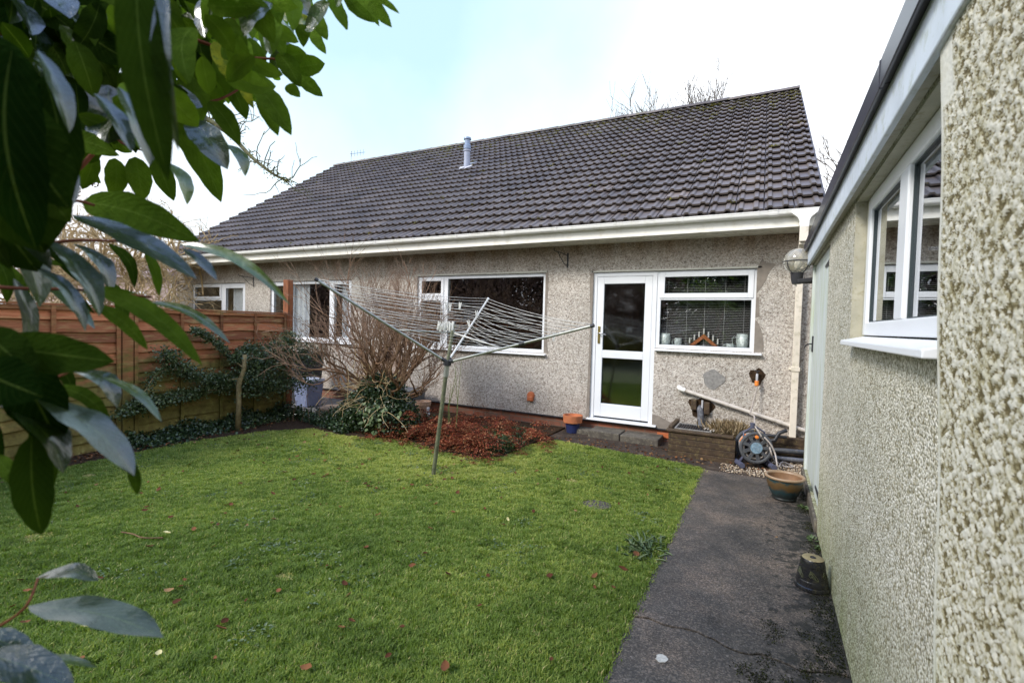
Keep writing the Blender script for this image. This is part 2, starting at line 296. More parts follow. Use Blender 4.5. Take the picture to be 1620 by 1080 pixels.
# big glazed pot with bands, object z
m,nt,b=mat('banded_glaze'); co=coord(nt); sz=nd(nt,'ShaderNodeSeparateXYZ'); L(nt,co,sz.inputs[0]); n=noise(nt,co,18,6,.7)
z=mth(nt,'ADD',sz.outputs[2],mrange(nt,n,.3,.7,-.022,.022))
c=ramp(nt,mth(nt,'MULTIPLY',z,3.95),[(.0,(.012,.012,.012)),(.22,(.015,.025,.025)),(.36,(.014,.040,.045)),(.47,(.085,.050,.018)),(.64,(.105,.065,.026)),(.72,(.018,.048,.055)),(.82,(.014,.032,.036)),(.86,(.25,.16,.09))])
setc(nt,b,c); b.inputs['Roughness'].default_value=.28; M['banded_glaze']=m
simple('pot_rim',(.32,.215,.13),.4,var=.2,scale=14)
simple('pot_inside',(.22,.12,.06),.6,var=.3,scale=10)
simple('dark_glaze',(.016,.016,.018),.20,var=.4,scale=14,dirt=(.055,.050,.025))
simple('pot_base_tan',(.27,.22,.11),.7,var=.3,scale=18)
simple('pot_pattern',(.09,.10,.045),.4,var=.3,scale=18)
simple('sticker_blue',(.20,.32,.42),.4,var=.5,scale=40,dirt=(.7,.72,.72))

# ------------------------------------------------------------------ mesh helpers
ORG={}
def tag(o,label=None,cat=None,group=None,kind=None):
    if label: o['label']=label
    if cat: o['category']=cat
    if group: o['group']=group
    if kind: o['kind']=kind
    return o
def thing(name,loc,label,cat,group=None):
    o=bpy.data.objects.new(name,None); COL.objects.link(o); o.location=loc; o.empty_display_size=.1; ORG[o]=Vector(loc)
    return tag(o,label,cat,group)
class MB:
    def __init__(s): s.v=[]; s.f=[]; s.r=[]
    def add(s,vs,fs,r=None):
        n=len(s.v); s.v+=[tuple(p) for p in vs]; s.f+=[tuple(i+n for i in f) for f in fs]
        r=random.random() if r is None else r
        s.r+=[r]*len(fs); return s
    def box(s,x0,x1,y0,y1,z0,z1,r=None):
        return s.add([(x0,y0,z0),(x1,y0,z0),(x1,y1,z0),(x0,y1,z0),(x0,y0,z1),(x1,y0,z1),(x1,y1,z1),(x0,y1,z1)],
          [(0,3,2,1),(4,5,6,7),(0,1,5,4),(1,2,6,5),(2,3,7,6),(3,0,4,7)],r)
    def obox(s,c,ax,ay,az,hx,hy,hz,r=None):
        c=Vector(c);P=[]
        for k in (-1,1):
            for (i,j) in ((-1,-1),(1,-1),(1,1),(-1,1)): P.append(c+ax*hx*i+ay*hy*j+az*hz*k)
        return s.add(P,[(0,3,2,1),(4,5,6,7),(0,1,5,4),(1,2,6,5),(2,3,7,6),(3,0,4,7)],r)
    def tube(s,pts,rad,n=8,cap=True,r=None):
        pts=[Vector(p) for p in pts]; m=len(pts)
        if not hasattr(rad,'__len__'): rad=[rad]*m
        vs=[]; up=None
        for i,p in enumerate(pts):
            d=(pts[min(i+1,m-1)]-pts[max(i-1,0)])
            if d.length<1e-9: d=Vector((0,0,1))
            d.normalize()
            if up is None: up=d.orthogonal().normalized()
            a=(up-d*up.dot(d)); a=a.normalized() if a.length>1e-6 else d.orthogonal().normalized(); up=a; b_=d.cross(a)
            for k in range(n):
                t=2*PI*k/n; vs.append(p+(a*math.cos(t)+b_*math.sin(t))*rad[i])
        fs=[(i*n+k,i*n+(k+1)%n,(i+1)*n+(k+1)%n,(i+1)*n+k) for i in range(m-1) for k in range(n)]
        if cap and n>3: fs+=[tuple(range(n-1,-1,-1)),tuple((m-1)*n+k for k in range(n))]
        return s.add(vs,fs,r)
    def lathe(s,prof,c=(0,0,0),n=32,axis=None,r=None):
        c=Vector(c); vs=[]
        if axis is None: X,Y,Z=Vector((1,0,0)),Vector((0,1,0)),Vector((0,0,1))
        else:
            Z=Vector(axis).normalized(); X=Z.orthogonal().normalized(); Y=Z.cross(X)
        for (rr,z) in prof:
            for k in range(n):
                t=2*PI*k/n; vs.append(c+X*rr*math.cos(t)+Y*rr*math.sin(t)+Z*z)
        m=len(prof); fs=[(i*n+k,i*n+(k+1)%n,(i+1)*n+(k+1)%n,(i+1)*n+k) for i in range(m-1) for k in range(n)]
        return s.add(vs,fs,r)
    def prism(s,poly,d,r=None):
        """poly: list of points, extruded by vector d"""
        n=len(poly); d=Vector(d); vs=[Vector(p) for p in poly]+[Vector(p)+d for p in poly]
        fs=[tuple(range(n-1,-1,-1)),tuple(range(n,2*n))]+[(i,(i+1)%n,n+(i+1)%n,n+i) for i in range(n)]
        return s.add(vs,fs,r)
    def build(s,name,m,parent=None,smooth=False,bevel=0,org=None):
        me=bpy.data.meshes.new(name); o=bpy.data.objects.new(name,me); COL.objects.link(o)
        og=ORG[parent] if parent is not None else (Vector(org) if org is not None else Vector((0,0,0)))
        V=np.array(s.v,dtype=float)-np.array(og)
        me.from_pydata(V.tolist(),[],s.f); me.update()
        a=me.attributes.new('rnd','FLOAT','FACE'); a.data.foreach_set('value',np.array(s.r,dtype=np.float32))
        if parent is not None: o.parent=parent; ORG[o]=og
        else: o.location=og; ORG[o]=og
        me.materials.append(M[m] if isinstance(m,str) else m)
        import bmesh
        bm=bmesh.new(); bm.from_mesh(me); bmesh.ops.recalc_face_normals(bm,faces=bm.faces); bm.to_mesh(me); bm.free()
        if smooth:
            me.polygons.foreach_set('use_smooth',[True]*len(me.polygons))
            if smooth=='auto':
                try: me.set_sharp_from_angle(angle=math.radians(38))
                except Exception: pass
        if bevel:
            b=o.modifiers.new('bevel','BEVEL'); b.width=bevel; b.segments=2; b.limit_method='ANGLE'; b.harden_normals=False
        return o
def bulk(name,V,F,R,m,parent=None,smooth=False,UV=None,org=None):
    """big meshes from arrays; F is (n,k) array or list of such arrays with equal k"""
    V=np.asarray(V,dtype=np.float64); F=np.asarray(F,dtype=np.int32)
    og=ORG[parent] if parent is not None else Vector(org if org is not None else (0,0,0))
    V=V-np.array(og)
    me=bpy.data.meshes.new(name); k=F.shape[1]; nf=len(F)
    me.vertices.add(len(V)); me.vertices.foreach_set('co',V.astype(np.float32).ravel())
    me.loops.add(nf*k); me.loops.foreach_set('vertex_index',F.ravel())
    me.polygons.add(nf); me.polygons.foreach_set('loop_start',np.arange(nf,dtype=np.int32)*k)
    try: me.polygons.foreach_set('loop_total',np.full(nf,k,dtype=np.int32))
    except Exception: pass
    me.update(calc_edges=True)
    a=me.attributes.new('rnd','FLOAT','FACE'); a.data.foreach_set('value',np.asarray(R,dtype=np.float32))
    if UV is not None:
        l=me.uv_layers.new(name='UVMap'); l.data.foreach_set('uv',np.asarray(UV,dtype=np.float32)[F.ravel()].ravel())
    if smooth: me.polygons.foreach_set('use_smooth',np.ones(nf,dtype=bool))
    me.materials.append(M[m]); o=bpy.data.objects.new(name,me); COL.objects.link(o)
    if parent is not None: o.parent=parent
    else: o.location=og
    ORG[o]=og; me.validate(); return o
def unit(a): return a/np.maximum(np.linalg.norm(a,axis=-1,keepdims=True),1e-9)
def leaves(name,P,D,N,Ln,Wd,m,parent=None,R=None,rng=None,fold=.15,org=None):
    """cloud of small folded leaves: P base, D direction, N normal, Ln/Wd sizes"""
    n=len(P); D=unit(D); Sx=unit(np.cross(D,N)); N=np.cross(Sx,D); Ln=np.broadcast_to(Ln,(n,))[:,None]; Wd=np.broadcast_to(Wd,(n,))[:,None]
    a=P; b=P+D*Ln*.30+Sx*Wd*.5+N*Wd*fold; c=P+D*Ln*.68+Sx*Wd*.42+N*Wd*fold; t=P+D*Ln-N*Ln*.12
    d=P+D*Ln*.68-Sx*Wd*.42+N*Wd*fold; e=P+D*Ln*.30-Sx*Wd*.5+N*Wd*fold
    V=np.stack([a,b,c,t,d,e],1).reshape(-1,3); i=np.arange(n)[:,None]*6
    F=np.concatenate([i+np.array([0,1,2,3]),i+np.array([0,3,4,5])],1).reshape(-1,4)
    rng=rng or np.random.default_rng(1)
    R=rng.random(n) if R is None else R
    return bulk(name,V,F,np.repeat(R,2),m,parent,org=org)
def grow(mb,p,d,ln,r,lev,rg,bend=.35,kids=(2,4),shrink=(.55,.8),spread=.7,grav=0.,n=5,seg=4,tips=None,rk=.62,tw=.3):
    """branch that splits again and again"""
    pts=[p.copy()]; q=p.copy(); dd=d.normalized()
    for i in range(seg):
        dd=(dd+Vector((rg.uniform(-1,1),rg.uniform(-1,1),rg.uniform(-1,1)))*bend*.5+Vector((0,0,grav))).normalized()
        q=q+dd*ln/seg; pts.append(q.copy())
    mb.tube(pts,[r*(1-.45*i/seg) for i in range(seg+1)],n if lev>1 else max(3,n-1),cap=False)
    if tips is not None: tips.append((pts[-1],dd,lev))
    if lev<=0: return
    for k in range(rg.randint(*kids)):
        t=rg.uniform(tw,1.); j=min(int(t*seg),seg-1); f=t*seg-j; pp=pts[j].lerp(pts[j+1],f)
        o=dd.orthogonal().normalized(); o.rotate(Matrix.Rotation(rg.uniform(0,2*PI),3,dd).to_quaternion())
        nd_=(dd+o*rg.uniform(.35,1)*spread*1.3).normalized()
        grow(mb,pp,nd_,ln*rg.uniform(*shrink),max(r*rk,.0012),lev-1,rg,bend,kids,shrink,spread,grav,n,seg,tips,rk,tw)

# ------------------------------------------------------------------ world, light
w=bpy.data.worlds.new('World'); S.world=w; w.use_nodes=True; nt=w.node_tree; nt.nodes.clear()
SUN_EL,SUN_AZ=38,215   # from behind-left of the camera
sky=nd(nt,'ShaderNodeTexSky'); sky.sky_type='NISHITA'; sky.sun_disc=False; sky.sun_elevation=math.radians(SUN_EL); sky.sun_rotation=math.radians(SUN_AZ); sky.air_density=1; sky.dust_density=1.5
bg=nd(nt,'ShaderNodeBackground'); bg.inputs[1].default_value=.12; L(nt,sky.outputs[0],bg.inputs[0])
cl=nd(nt,'ShaderNodeBackground'); cl.inputs[1].default_value=1.0
tc=nd(nt,'ShaderNodeTexCoord'); sp=nd(nt,'ShaderNodeSeparateXYZ'); L(nt,tc.outputs['Generated'],sp.inputs[0])
cc=ramp(nt,sp.outputs[2],[(0,(.93,.95,1.0)),(.5,(.93,.97,1.02)),(.8,(.58,.80,1.35)),(1,(.48,.72,1.45))]); pass
# cloud cover, with a thin bright gap of blue up to the left of the view
dv=ray(590,-20); dv=dv/np.linalg.norm(dv)
dt=nd(nt,'ShaderNodeVectorMath',operation='DOT_PRODUCT'); L(nt,tc.outputs['Generated'],dt.inputs[0]); dt.inputs[1].default_value=tuple(dv)
nz=nd(nt,'ShaderNodeTexNoise'); nz.inputs['Scale'].default_value=2.2; nz.inputs['Detail'].default_value=6; L(nt,tc.outputs['Generated'],nz.inputs['Vector'])
f=mth(nt,'ADD',dt.outputs['Value'],mrange(nt,nz.outputs[0],.3,.7,-.035,.035)); gap=mrange(nt,f,.86,1.0,0.,1.)
gp=mth(nt,'ADD',mth(nt,'MULTIPLY',gap,.30),mrange(nt,sp.outputs[2],.66,.95,0,.45),True)
L(nt,mix(nt,gap,cc,(.50,.71,.80)),cl.inputs[0])
mx=nd(nt,'ShaderNodeMixShader'); L(nt,gp,mx.inputs[0]); L(nt,cl.outputs[0],mx.inputs[1]); L(nt,bg.outputs[0],mx.inputs[2])
wo=nd(nt,'ShaderNodeOutputWorld'); L(nt,mx.outputs[0],wo.inputs[0])
sd=bpy.data.lights.new('sun','SUN'); sd.energy=2.1; sd.angle=math.radians(15); sd.color=(1,.95,.87)
so=bpy.data.objects.new('sun',sd); COL.objects.link(so)
az=math.radians(SUN_AZ); el=math.radians(SUN_EL)
sv=Vector((math.sin(az)*math.cos(el),math.cos(az)*math.cos(el),math.sin(el))); so.rotation_euler=sv.to_track_quat('Z','Y').to_euler()
S.view_settings.view_transform='Standard'; S.view_settings.look='None'; S.view_settings.exposure=.78; S.view_settings.gamma=1
S.render.engine='CYCLES'

# ------------------------------------------------------------------ ground
D=6.762
lawn_poly=[(-.575,-2.5),(-.575,5.62),(-.75,5.70),(-1.3,5.78),(-2.05,5.86),(-2.45,5.95),(-2.62,5.45),(-2.62,4.85),(-2.85,4.60),(-3.4,4.62),(-4.1,4.84),(-4.55,4.62),(-5.0,4.55),(-5.5,4.62),(-5.9,4.2),(-6.1,3.3),(-6.05,2.2),(-5.95,-2.5)]
def in_poly(x,y,poly):
    c=np.zeros(len(x),bool); n=len(poly)
    for i in range(n):
        x0,y0=poly[i]; x1,y1=poly[(i+1)%n]
        with np.errstate(divide='ignore',invalid='ignore'):
            c^=((y0>y)!=(y1>y))&(x<(x1-x0)*(y-y0)/(y1-y0+1e-12)+x0)
    return c
MB().box(-150,150,-150,150,-.4,-.06).build('ground','ground')
tag(bpy.data.objects['ground'],kind='structure')
tag(MB().prism([(x,y,-.055) for x,y in lawn_poly],(0,0,.045)).build('lawn','lawn_soil'),kind='structure')
# garden path: two slabs parted by a crack
rg=random.Random(4)
crk=[(-.575+.96*i/24, 2.53+.012*math.sin(i*.9)+.02*math.sin(i*.3)+rg.uniform(-.012,.012)) for i in range(25)]
mb=MB()
def sheet(mb,pts,z0,z1): mb.prism([(x,y,z0) for x,y in pts],(0,0,z1-z0))
edge=[(-.575+rg.uniform(-.014,.012),2.56+i*.1) for i in range(1,31)]
sheet(mb,[(x,y+.006+.003*math.sin(x*60)) for x,y in crk]+[(.385,5.6),(-.575,5.62)]+edge[::-1],-.055,.0)
edge2=[(-.575+rg.uniform(-.014,.012),-2+i*.15) for i in range(0,30)]
sheet(mb,edge2+[(x,y-.005) for x,y in crk]+[(.385,-2)],-.055,-.002)
tag(mb.build('path','path_concrete',bevel=.006),kind='structure')
mb=MB(); sheet(mb,[(-2.62,5.95),(-2.05,5.88),(-1.3,5.80),(-.75,5.72),(-.575,5.63),(.385,5.61),(.6,6.1),(.6,D),(-2.62,D)],-.055,-.012)
tag(mb.build('paved_apron','apron'),kind='structure')
mb=MB(); sheet(mb,[(-2.63,5.43),(-2.64,4.87),(-2.86,4.62),(-3.4,4.64),(-4.1,4.86),(-4.55,4.64),(-5.0,4.57),(-5.5,4.64),(-5.92,4.2),(-6.12,3.3),(-6.07,2.2),(-5.97,-2.5),(-6.2,-2.5),(-6.5,2.5),(-6.74,5.2),(-6.3,5.35),(-5.5,5.6),(-5.2,D),(-2.63,D)],-.055,.005)
tag(mb.build('flower_bed_soil','soil'),kind='structure')
mb=MB()
for i in range(6):
    for j in range(3): x=-8.6+i*.61; y=5.05+j*.56; mb.box(x,x+.6,y,y+.55,-.055,-.01)
tag(mb.build('patio','patio',bevel=.006),kind='structure')

# grass as one sheet of blades
rng=np.random.default_rng(11)
def vnoise(x,y,sc,seed):
    g=np.random.default_rng(seed).random((64,64)); X=x*sc+31; Y=y*sc+17; i=np.floor(X).astype(int); j=np.floor(Y).astype(int); fx=X-i; fy=Y-j
    fx=fx*fx*(3-2*fx); fy=fy*fy*(3-2*fy); i%=64; j%=64; i1=(i+1)%64; j1=(j+1)%64
    return (g[i,j]*(1-fx)+g[i1,j]*fx)*(1-fy)+(g[i,j1]*(1-fx)+g[i1,j1]*fx)*fy
def sample_lawn(n,y0,y1):
    x=rng.uniform(-6.2,-.56,n); y=rng.uniform(y0,y1,n); k=in_poly(x,y,lawn_poly); x=x[k];y=y[k]
    # only the part of the lawn before the lens
    dx=-x*.467+y*.884; lx=x*.884+y*.467
    k=(dx>.9)&(np.abs(lx)<dx*1.18+.4); return x[k],y[k],dx[k]
x,y,dx=sample_lawn(1500000,-.5,6.0)
keep=rng.random(len(x))<np.clip(6.0/dx**1.3,.25,1.)*.85; x=x[keep];y=y[keep];dx=dx[keep]
bare=[(onZ(945,798),.13),(onZ(452,912),.06),(onZ(60,850),.1),(onZ(1010,875),.10),(onZ(955,770),.10),(onZ(905,760),.07),(onZ(140,752),.06)]
straw=np.zeros(len(x))
for i,(c,r) in enumerate(bare):
    dd=np.hypot((x-c.x)*1.0,(y-c.y)*1.3); 
    if i in (0,3,4): k=~((dd<r)&(rng.random(len(x))<.9)); x=x[k];y=y[k];dx=dx[k];straw=straw[k]
    else: straw=np.where(dd<r,1,straw)
n=len(x)
big=vnoise(x,y,.8,1)*.5+vnoise(x,y,2.1,2)*.3+vnoise(x,y,6,3)*.2; fine=vnoise(x,y,14,5)
clump=vnoise(x,y,22,7)
ln=(.012+.022*clump+.010*rng.random(n))*(1+.35*np.clip(vnoise(x,y,1.7,9)-.5,0,1))*np.where(straw>0,.6,1)
wd=.0014+.0010*rng.random(n)+.00030*dx
th=rng.uniform(0,2*PI,n); lean=rng.uniform(.1,1.1,n)
x=x+np.where(x>-.66,rng.normal(.004,.016,n),0); B=np.stack([x,y,np.full(n,-.012)],1); Sx=np.stack([np.cos(th),np.sin(th),np.zeros(n)],1); Ld=np.stack([-np.sin(th),np.cos(th),np.zeros(n)],1); U=np.array([0,0,1.])
a=B-Sx*wd[:,None]; b_=B+Sx*wd[:,None]; mid=B+U*(ln*.6)[:,None]+Ld*(ln*lean*.3)[:,None]; c=mid+Sx*(wd*.8)[:,None]; d=mid-Sx*(wd*.8)[:,None]
t=B+U*(ln*(1.05-.25*lean))[:,None]+Ld*(ln*lean*.9)[:,None]
V=np.stack([a,b_,c,d,t],1).reshape(-1,3); i5=np.arange(n)[:,None]*5
F=np.concatenate([i5+np.array([0,1,2]),i5+np.array([0,2,3]),i5+np.array([3,2,4])],1).reshape(-1,3)
moss=np.clip((y-2.2)/2.2,0,1)*np.clip((-x-1.2)/2,0,1)
R=np.clip(-.02+.50*(big-.5)+.25+.16*np.clip((y-2.2)/2.2,-.3,1)+.16*fine+.46*rng.random(n)+.24*moss*(vnoise(x,y,1.3,21)-.1)-.05,0,.88); R=np.where((straw>0)&(rng.random(n)<.7),.97,R); R=np.where(rng.random(n)<.03,.97,R)
R=np.where((vnoise(x,y,4.2,33)>.72)&(rng.random(n)<.5),R*.45,R)
tag(bulk('grass',V,F,np.repeat(R,3),'grass'),kind='stuff')

rw=np.random.default_rng(55); n=2600; cx=rw.uniform(-6,-.7,70); cy=rw.uniform(1.3,5.6,70); j=rw.integers(0,70,n); x=cx[j]+rw.normal(0,.055,n); y=cy[j]+rw.normal(0,.055,n); k=in_poly(x,y,lawn_poly); x=x[k];y=y[k];n=len(x)
P=np.stack([x,y,rw.uniform(.004,.018,n)],1); lw=leaves('lawn_weeds',P,rw.normal(size=(n,3))*[1,1,.3],np.array([0,0,1.])+rw.normal(size=(n,3))*.3,rw.uniform(.012,.028,n),.012,'weed_leaf',R=rw.uniform(.2,1,n),rng=rw); tag(lw,kind='stuff')
# ------------------------------------------------------------------ the bungalow
H=thing('bungalow',(-6.3,D,0),'long grey pebbledash bungalow with brown tiled roof behind the lawn','house')
XL,XR,ZS=-13.02,.40,2.71
holes=[(-12.395,-10.315,1.15,2.30),(-9.47,-7.07,1.09,2.30),(-5.49,-3.02,1.09,2.32),(-2.267,-1.364,.20,2.30),(-1.364,-.15,1.247,2.30)]
def wall_xz(mb,x0,x1,z0,z1,y0,y1,holes):
    xs=sorted({x0,x1}|{h[0] for h in holes}|{h[1] for h in holes}); zs=sorted({z0,z1}|{h[2] for h in holes}|{h[3] for h in holes})
    zs=[z for z in zs if z0<=z<=z1]
    solid=lambda i,j: 0<=i<len(xs)-1 and 0<=j<len(zs)-1 and not any(h[0]<=(xs[i]+xs[i+1])/2<=h[1] and h[2]<=(zs[j]+zs[j+1])/2<=h[3] for h in holes)
    for i in range(len(xs)-1):
        for j in range(len(zs)-1):
            if not solid(i,j): continue
            a,b,c,d=xs[i],xs[i+1],zs[j],zs[j+1]
            mb.add([(a,y0,c),(b,y0,c),(b,y0,d),(a,y0,d)],[(0,1,2,3)]); mb.add([(a,y1,c),(b,y1,c),(b,y1,d),(a,y1,d)],[(3,2,1,0)])
            if not solid(i-1,j): mb.add([(a,y0,c),(a,y1,c),(a,y1,d),(a,y0,d)],[(0,3,2,1)])
            if not solid(i+1,j): mb.add([(b,y0,c),(b,y1,c),(b,y1,d),(b,y0,d)],[(0,1,2,3)])
            if not solid(i,j-1): mb.add([(a,y0,c),(b,y0,c),(b,y1,c),(a,y1,c)],[(0,3,2,1)])
            if not solid(i,j+1): mb.add([(a,y0,d),(b,y0,d),(b,y1,d),(a,y1,d)],[(0,1,2,3)])
mb=MB(); wall_xz(mb,XL,.52,.155,ZS,D,D+.26,[h if h[2]>.3 else (h[0],h[1],.155,h[3]) for h in holes])
# gable ends and rear wall
BK=17.0
for x0,x1,rx,rz in ((XL,XL+.25,XL,6.45),(XR-.25,XR,XR,6.35)):
    mb.prism([(x0,D+.262,.155),(x0,BK,.155),(x0,BK,ZS),(x0,11.75,rz),(x0,D+.262,ZS+.12)],(x1-x0,0,0))
mb.box(XL,XR,BK+.002,BK+.25,.155,ZS)
mb.build('wall','house_dash',H)
mb=MB(); mb.box(XL+.02,-2.27,D+.03,D+.25,-.06,.15); mb.box(-1.36,.51,D+.03,D+.25,-.06,.15); mb.box(-2.268,-1.362,D+.03,D+.25,-.06,.17); mb.build('plinth','brick',H)
mb=MB(); mb.box(XL,XR,D-.012,D+.02,.14,.158); mb.build('damp_course','black_plastic',H)
for px in (-3.86,-1.18): MB().box(px-.11,px+.11,D+.012,D+.04,.03,.10).build('air_brick','orange_vent' if px>-2 else 'brick',H,bevel=.003)
# rooms behind the windows
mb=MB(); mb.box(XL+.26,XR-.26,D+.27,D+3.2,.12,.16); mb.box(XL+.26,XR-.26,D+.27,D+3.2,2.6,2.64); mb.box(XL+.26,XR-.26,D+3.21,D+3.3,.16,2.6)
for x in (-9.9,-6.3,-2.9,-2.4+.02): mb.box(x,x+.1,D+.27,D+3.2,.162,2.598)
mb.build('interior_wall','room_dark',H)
# roof
EY,EZ=6.25,2.865; RY=11.75
def roof_pt(fx,s,n=0.):
    """fx 0..1 left to right, s 0..1 eave to ridge, n metres off the slope"""
    x=(-13.0-.1*s)*(1-fx)+(.50-.12*s)*fx; y=EY+(RY-EY)*s; z=EZ+s*((6.68-EZ)*(1-fx)+(6.53-EZ)*fx)
    return Vector((x,y-n*.57,z+n*.82))
rg=random.Random(7); mb=MB(); NR,NC=21,45
prof=[(0,-.02),(.030,-.02),(.036,0),(.10,0),(.155,.022),(.27,.022),(.325,0),(.50,0),(.62,0),(.675,.022),(.80,.022),(.855,0),(.985,0),(.99,-.02)]
for r in range(NR):
    s0=r/NR; s1=(r+1.12)/NR if r<NR-1 else 1.
    for c in range(NC):
        l0=rg.uniform(-.003,.004); tl=rg.uniform(-.003,.003); ds=rg.uniform(-.0012,.0012); vs=[]
        for (px,h) in prof: 
            fx=(c+px)/NC; n0=.056+l0+tl*px
            ss_=max(0,s0+ds); vs+=[roof_pt(fx,ss_+.0085,n0+max(h,0)-.060),roof_pt(fx,ss_,n0+h-.020),roof_pt(fx,ss_,n0+h),roof_pt(fx,s1,.004+h)]
        k=len(prof); fs=[]
        for i in range(k-1): fs+=[(i*4+q,i*4+4+q,i*4+5+q,i*4+1+q) for q in range(3)]
        mb.add(vs,fs,min(1,max(0,rg.gauss(.5,.2))))
roof=mb.build('roof','roof_tile',H)
mb=MB(); mb.add([roof_pt(0,0,-.01),roof_pt(1,0,-.01),roof_pt(1,1,-.01),roof_pt(0,1,-.01)],[(0,1,2,3)])
mb.add([roof_pt(0,1,.0),roof_pt(1,1,.0),Vector((.5,17.3,2.85)),Vector((-13,17.3,2.85))],[(0,1,2,3)]); mb.build('roof_slope','roof_tile',roof)
mb=MB()
for i in range(30):
    f0=i/30; f1=(i+1.03)/30; a=roof_pt(f0,1); b_=roof_pt(min(f1,1),1); lift=rg.uniform(0,.006); vs=[]
    for p in (a,b_):
        for k in range(9): t=PI*k/8; vs.append(p+Vector((0,-math.cos(t)*.125,math.sin(t)*.085-.01+lift+(.010 if p is b_ else 0))))
    mb.add(vs,[(k,k+1,k+10,k+9) for k in range(8)]+[tuple(range(9)),tuple(range(17,8,-1))])
mb.build('ridge_tile',('roof_tile'),roof,smooth='auto')
for fx,sg in ((0,-1),(1,1)):
    mb=MB()
    a=roof_pt(fx,0,-.09); b_=roof_pt(fx,1,-.09); a2=roof_pt(fx,0,.012); b2=roof_pt(fx,1,.012); o=Vector((sg*.02,0,0))
    mb.add([a,b_,b2,a2,a+o,b_+o,b2+o,a2+o],[(0,1,2,3),(4,5,6,7),(0,1,5,4),(1,2,6,5),(2,3,7,6),(3,0,4,7)])
    mb.build('verge','cement_grey' if sg<0 else 'roof_tile',roof)
rngm=np.random.default_rng(66); PM=[]
for k in range(420):
    fx=rngm.random(); sv_=1-abs(rngm.normal(0,.10)) if rngm.random()<.75 else rngm.random(); row=math.floor(sv_*NR)/NR
    if fx<.35 and rngm.random()<.5: continue
    c=np.array(roof_pt(fx,min(.995,max(.02,row)),.05)); q=rngm.integers(6,22); PM.append(c+rngm.normal(size=(q,3))*[.04,.012,.010])
PM=np.concatenate(PM); ms=leaves('moss',PM,rngm.normal(size=PM.shape),rngm.normal(size=PM.shape),rngm.uniform(.012,.028,len(PM)),.016,'yellow_hedge',roof,R=rngm.uniform(0,.8,len(PM)),rng=rngm); tag(ms,kind='stuff')
# flue on the roof
fp=onY(739,266,9.0); s_=(9.0-EY)/(RY-EY)
for it in range(40):   # walk the ray on to the slope
    zz=roof_pt((fp.x+13)/13.4,(fp.y-EY)/(RY-EY)).z
    d=ray(733,266); fp=fp+Vector(d)*((zz-fp.z)/(d[2]-.70*d[1]))*.6
mb=MB(); mb.lathe([(.0,-.2),(.075,-.2),(.075,.38),(.09,.38),(.09,.42),(.075,.42)],fp,16); fl=mb.build('flue','flue_grey',roof,smooth='auto')
MB().lathe([(.06,.42),(.085,.44),(.085,.52),(.065,.54),(.065,.66),(.09,.66),(.085,.70),(.0,.72)],fp,16).build('cowl','flue_blue',roof,smooth='auto')
q=Vector((0,.57*0+.82,.57)); mb=MB(); mb.obox(fp+Vector((0,0,.055)),Vector((1,0,0)),Vector((0,.82,.57)),Vector((0,-.57,.82)),.17,.22,.004); mb.build('flashing','lead',roof)
# fascia, soffit, gutter, downpipe
GL,GR=-12.95,.45
MB().box(GL,GR,6.30,6.325,2.695,2.865).build('fascia','fascia_white',H,bevel=.003)
mb=MB(); mb.box(GL,GR,6.327,D-.002,2.705,2.72)
for k in range(3): mb.box(GL,GR,6.40+k*.11,6.405+k*.11,2.7005,2.7045)
mb.build('soffit','soffit',H)
prof=[( -.050,.0),(-.052,.012),(-.044,.012),(-.046,-.015),(-.038,-.036),(-.020,-.048),(0,-.051),(.018,-.048),(.035,-.036),(.044,-.015),(.046,.0)]
mb=MB(); gy,gz=6.250,2.862; vs=[]
xs=[GL-.02,-10,-7,-4,-1.5,GR+.01]
for x in xs:
    for (a,b_) in prof: vs.append((x,gy+a,gz+b_))
    for (a,b_) in prof[::-1]: vs.append((x,gy+a*.93,gz+b_*.93+.003))
n=len(prof)*2; mb.add(vs,[(i*n+k,i*n+(k+1)%n,(i+1)*n+(k+1)%n,(i+1)*n+k) for i in range(len(xs)-1) for k in range(n)]+[tuple(range(n)),tuple((len(xs)-1)*n+k for k in range(n))])
gut=mb.build('gutter','gutter_white',H,smooth='auto')
def gclip(x,w,e=.006):
    mb=MB(); vs=[]
    for xx in (x-w,x+w):
        for (a,b_) in prof: vs.append((xx,gy+a*(1+e/.05)-.0,gz+b_*(1+e/.05)+.002))
        for (a,b_) in prof[::-1]: vs.append((xx,gy+a*1.0,gz+b_*1.0))
    mb.add(vs,[(k,(k+1)%n,n+(k+1)%n,n+k) for k in range(n)]+[tuple(range(n)),tuple(n+k for k in range(n))]); return mb
for i in range(16): gclip(-12.6+i*.83,.010).build('gutter_clip','gutter_white',gut)
for x in (-11.3,-7.4,-3.5,.0): gclip(x,.045,.008).build('gutter_joint','gutter_white',gut)
pxd=.305
mb=MB()
vs=[];W=[(.13,0),(.13,-.03),(.10,-.055),(.065,-.085),(.048,-.12),(.044,-.19)]
for (w_,z) in W:
    for (sx,sy) in ((-1,-1),(1,-1),(1,1),(-1,1)): vs.append((pxd+sx*w_,gy+sy*(.045 if z>-.08 else .042)-.004,gz+z))
mb.add(vs,[(i*4+k,i*4+(k+1)%4,i*4+4+(k+1)%4,i*4+4+k) for i in range(5) for k in range(4)]+[(0,1,2,3),(23,22,21,20)])
mb.build('gutter_outlet','gutter_white',gut,bevel=.004)
dp=MB(); dp.obox((pxd,6.245,2.60),Vector((1,0,0)),Vector((0,1,0)),Vector((0,0,1)),.042,.040,.085)
a=Vector((pxd,6.25,2.52)); b_=Vector((pxd,6.69,2.36)); d=(b_-a).normalized(); dp.obox((a+b_)/2,Vector((1,0,0)),d,Vector((1,0,0)).cross(d),.040,(b_-a).length/2,.034)
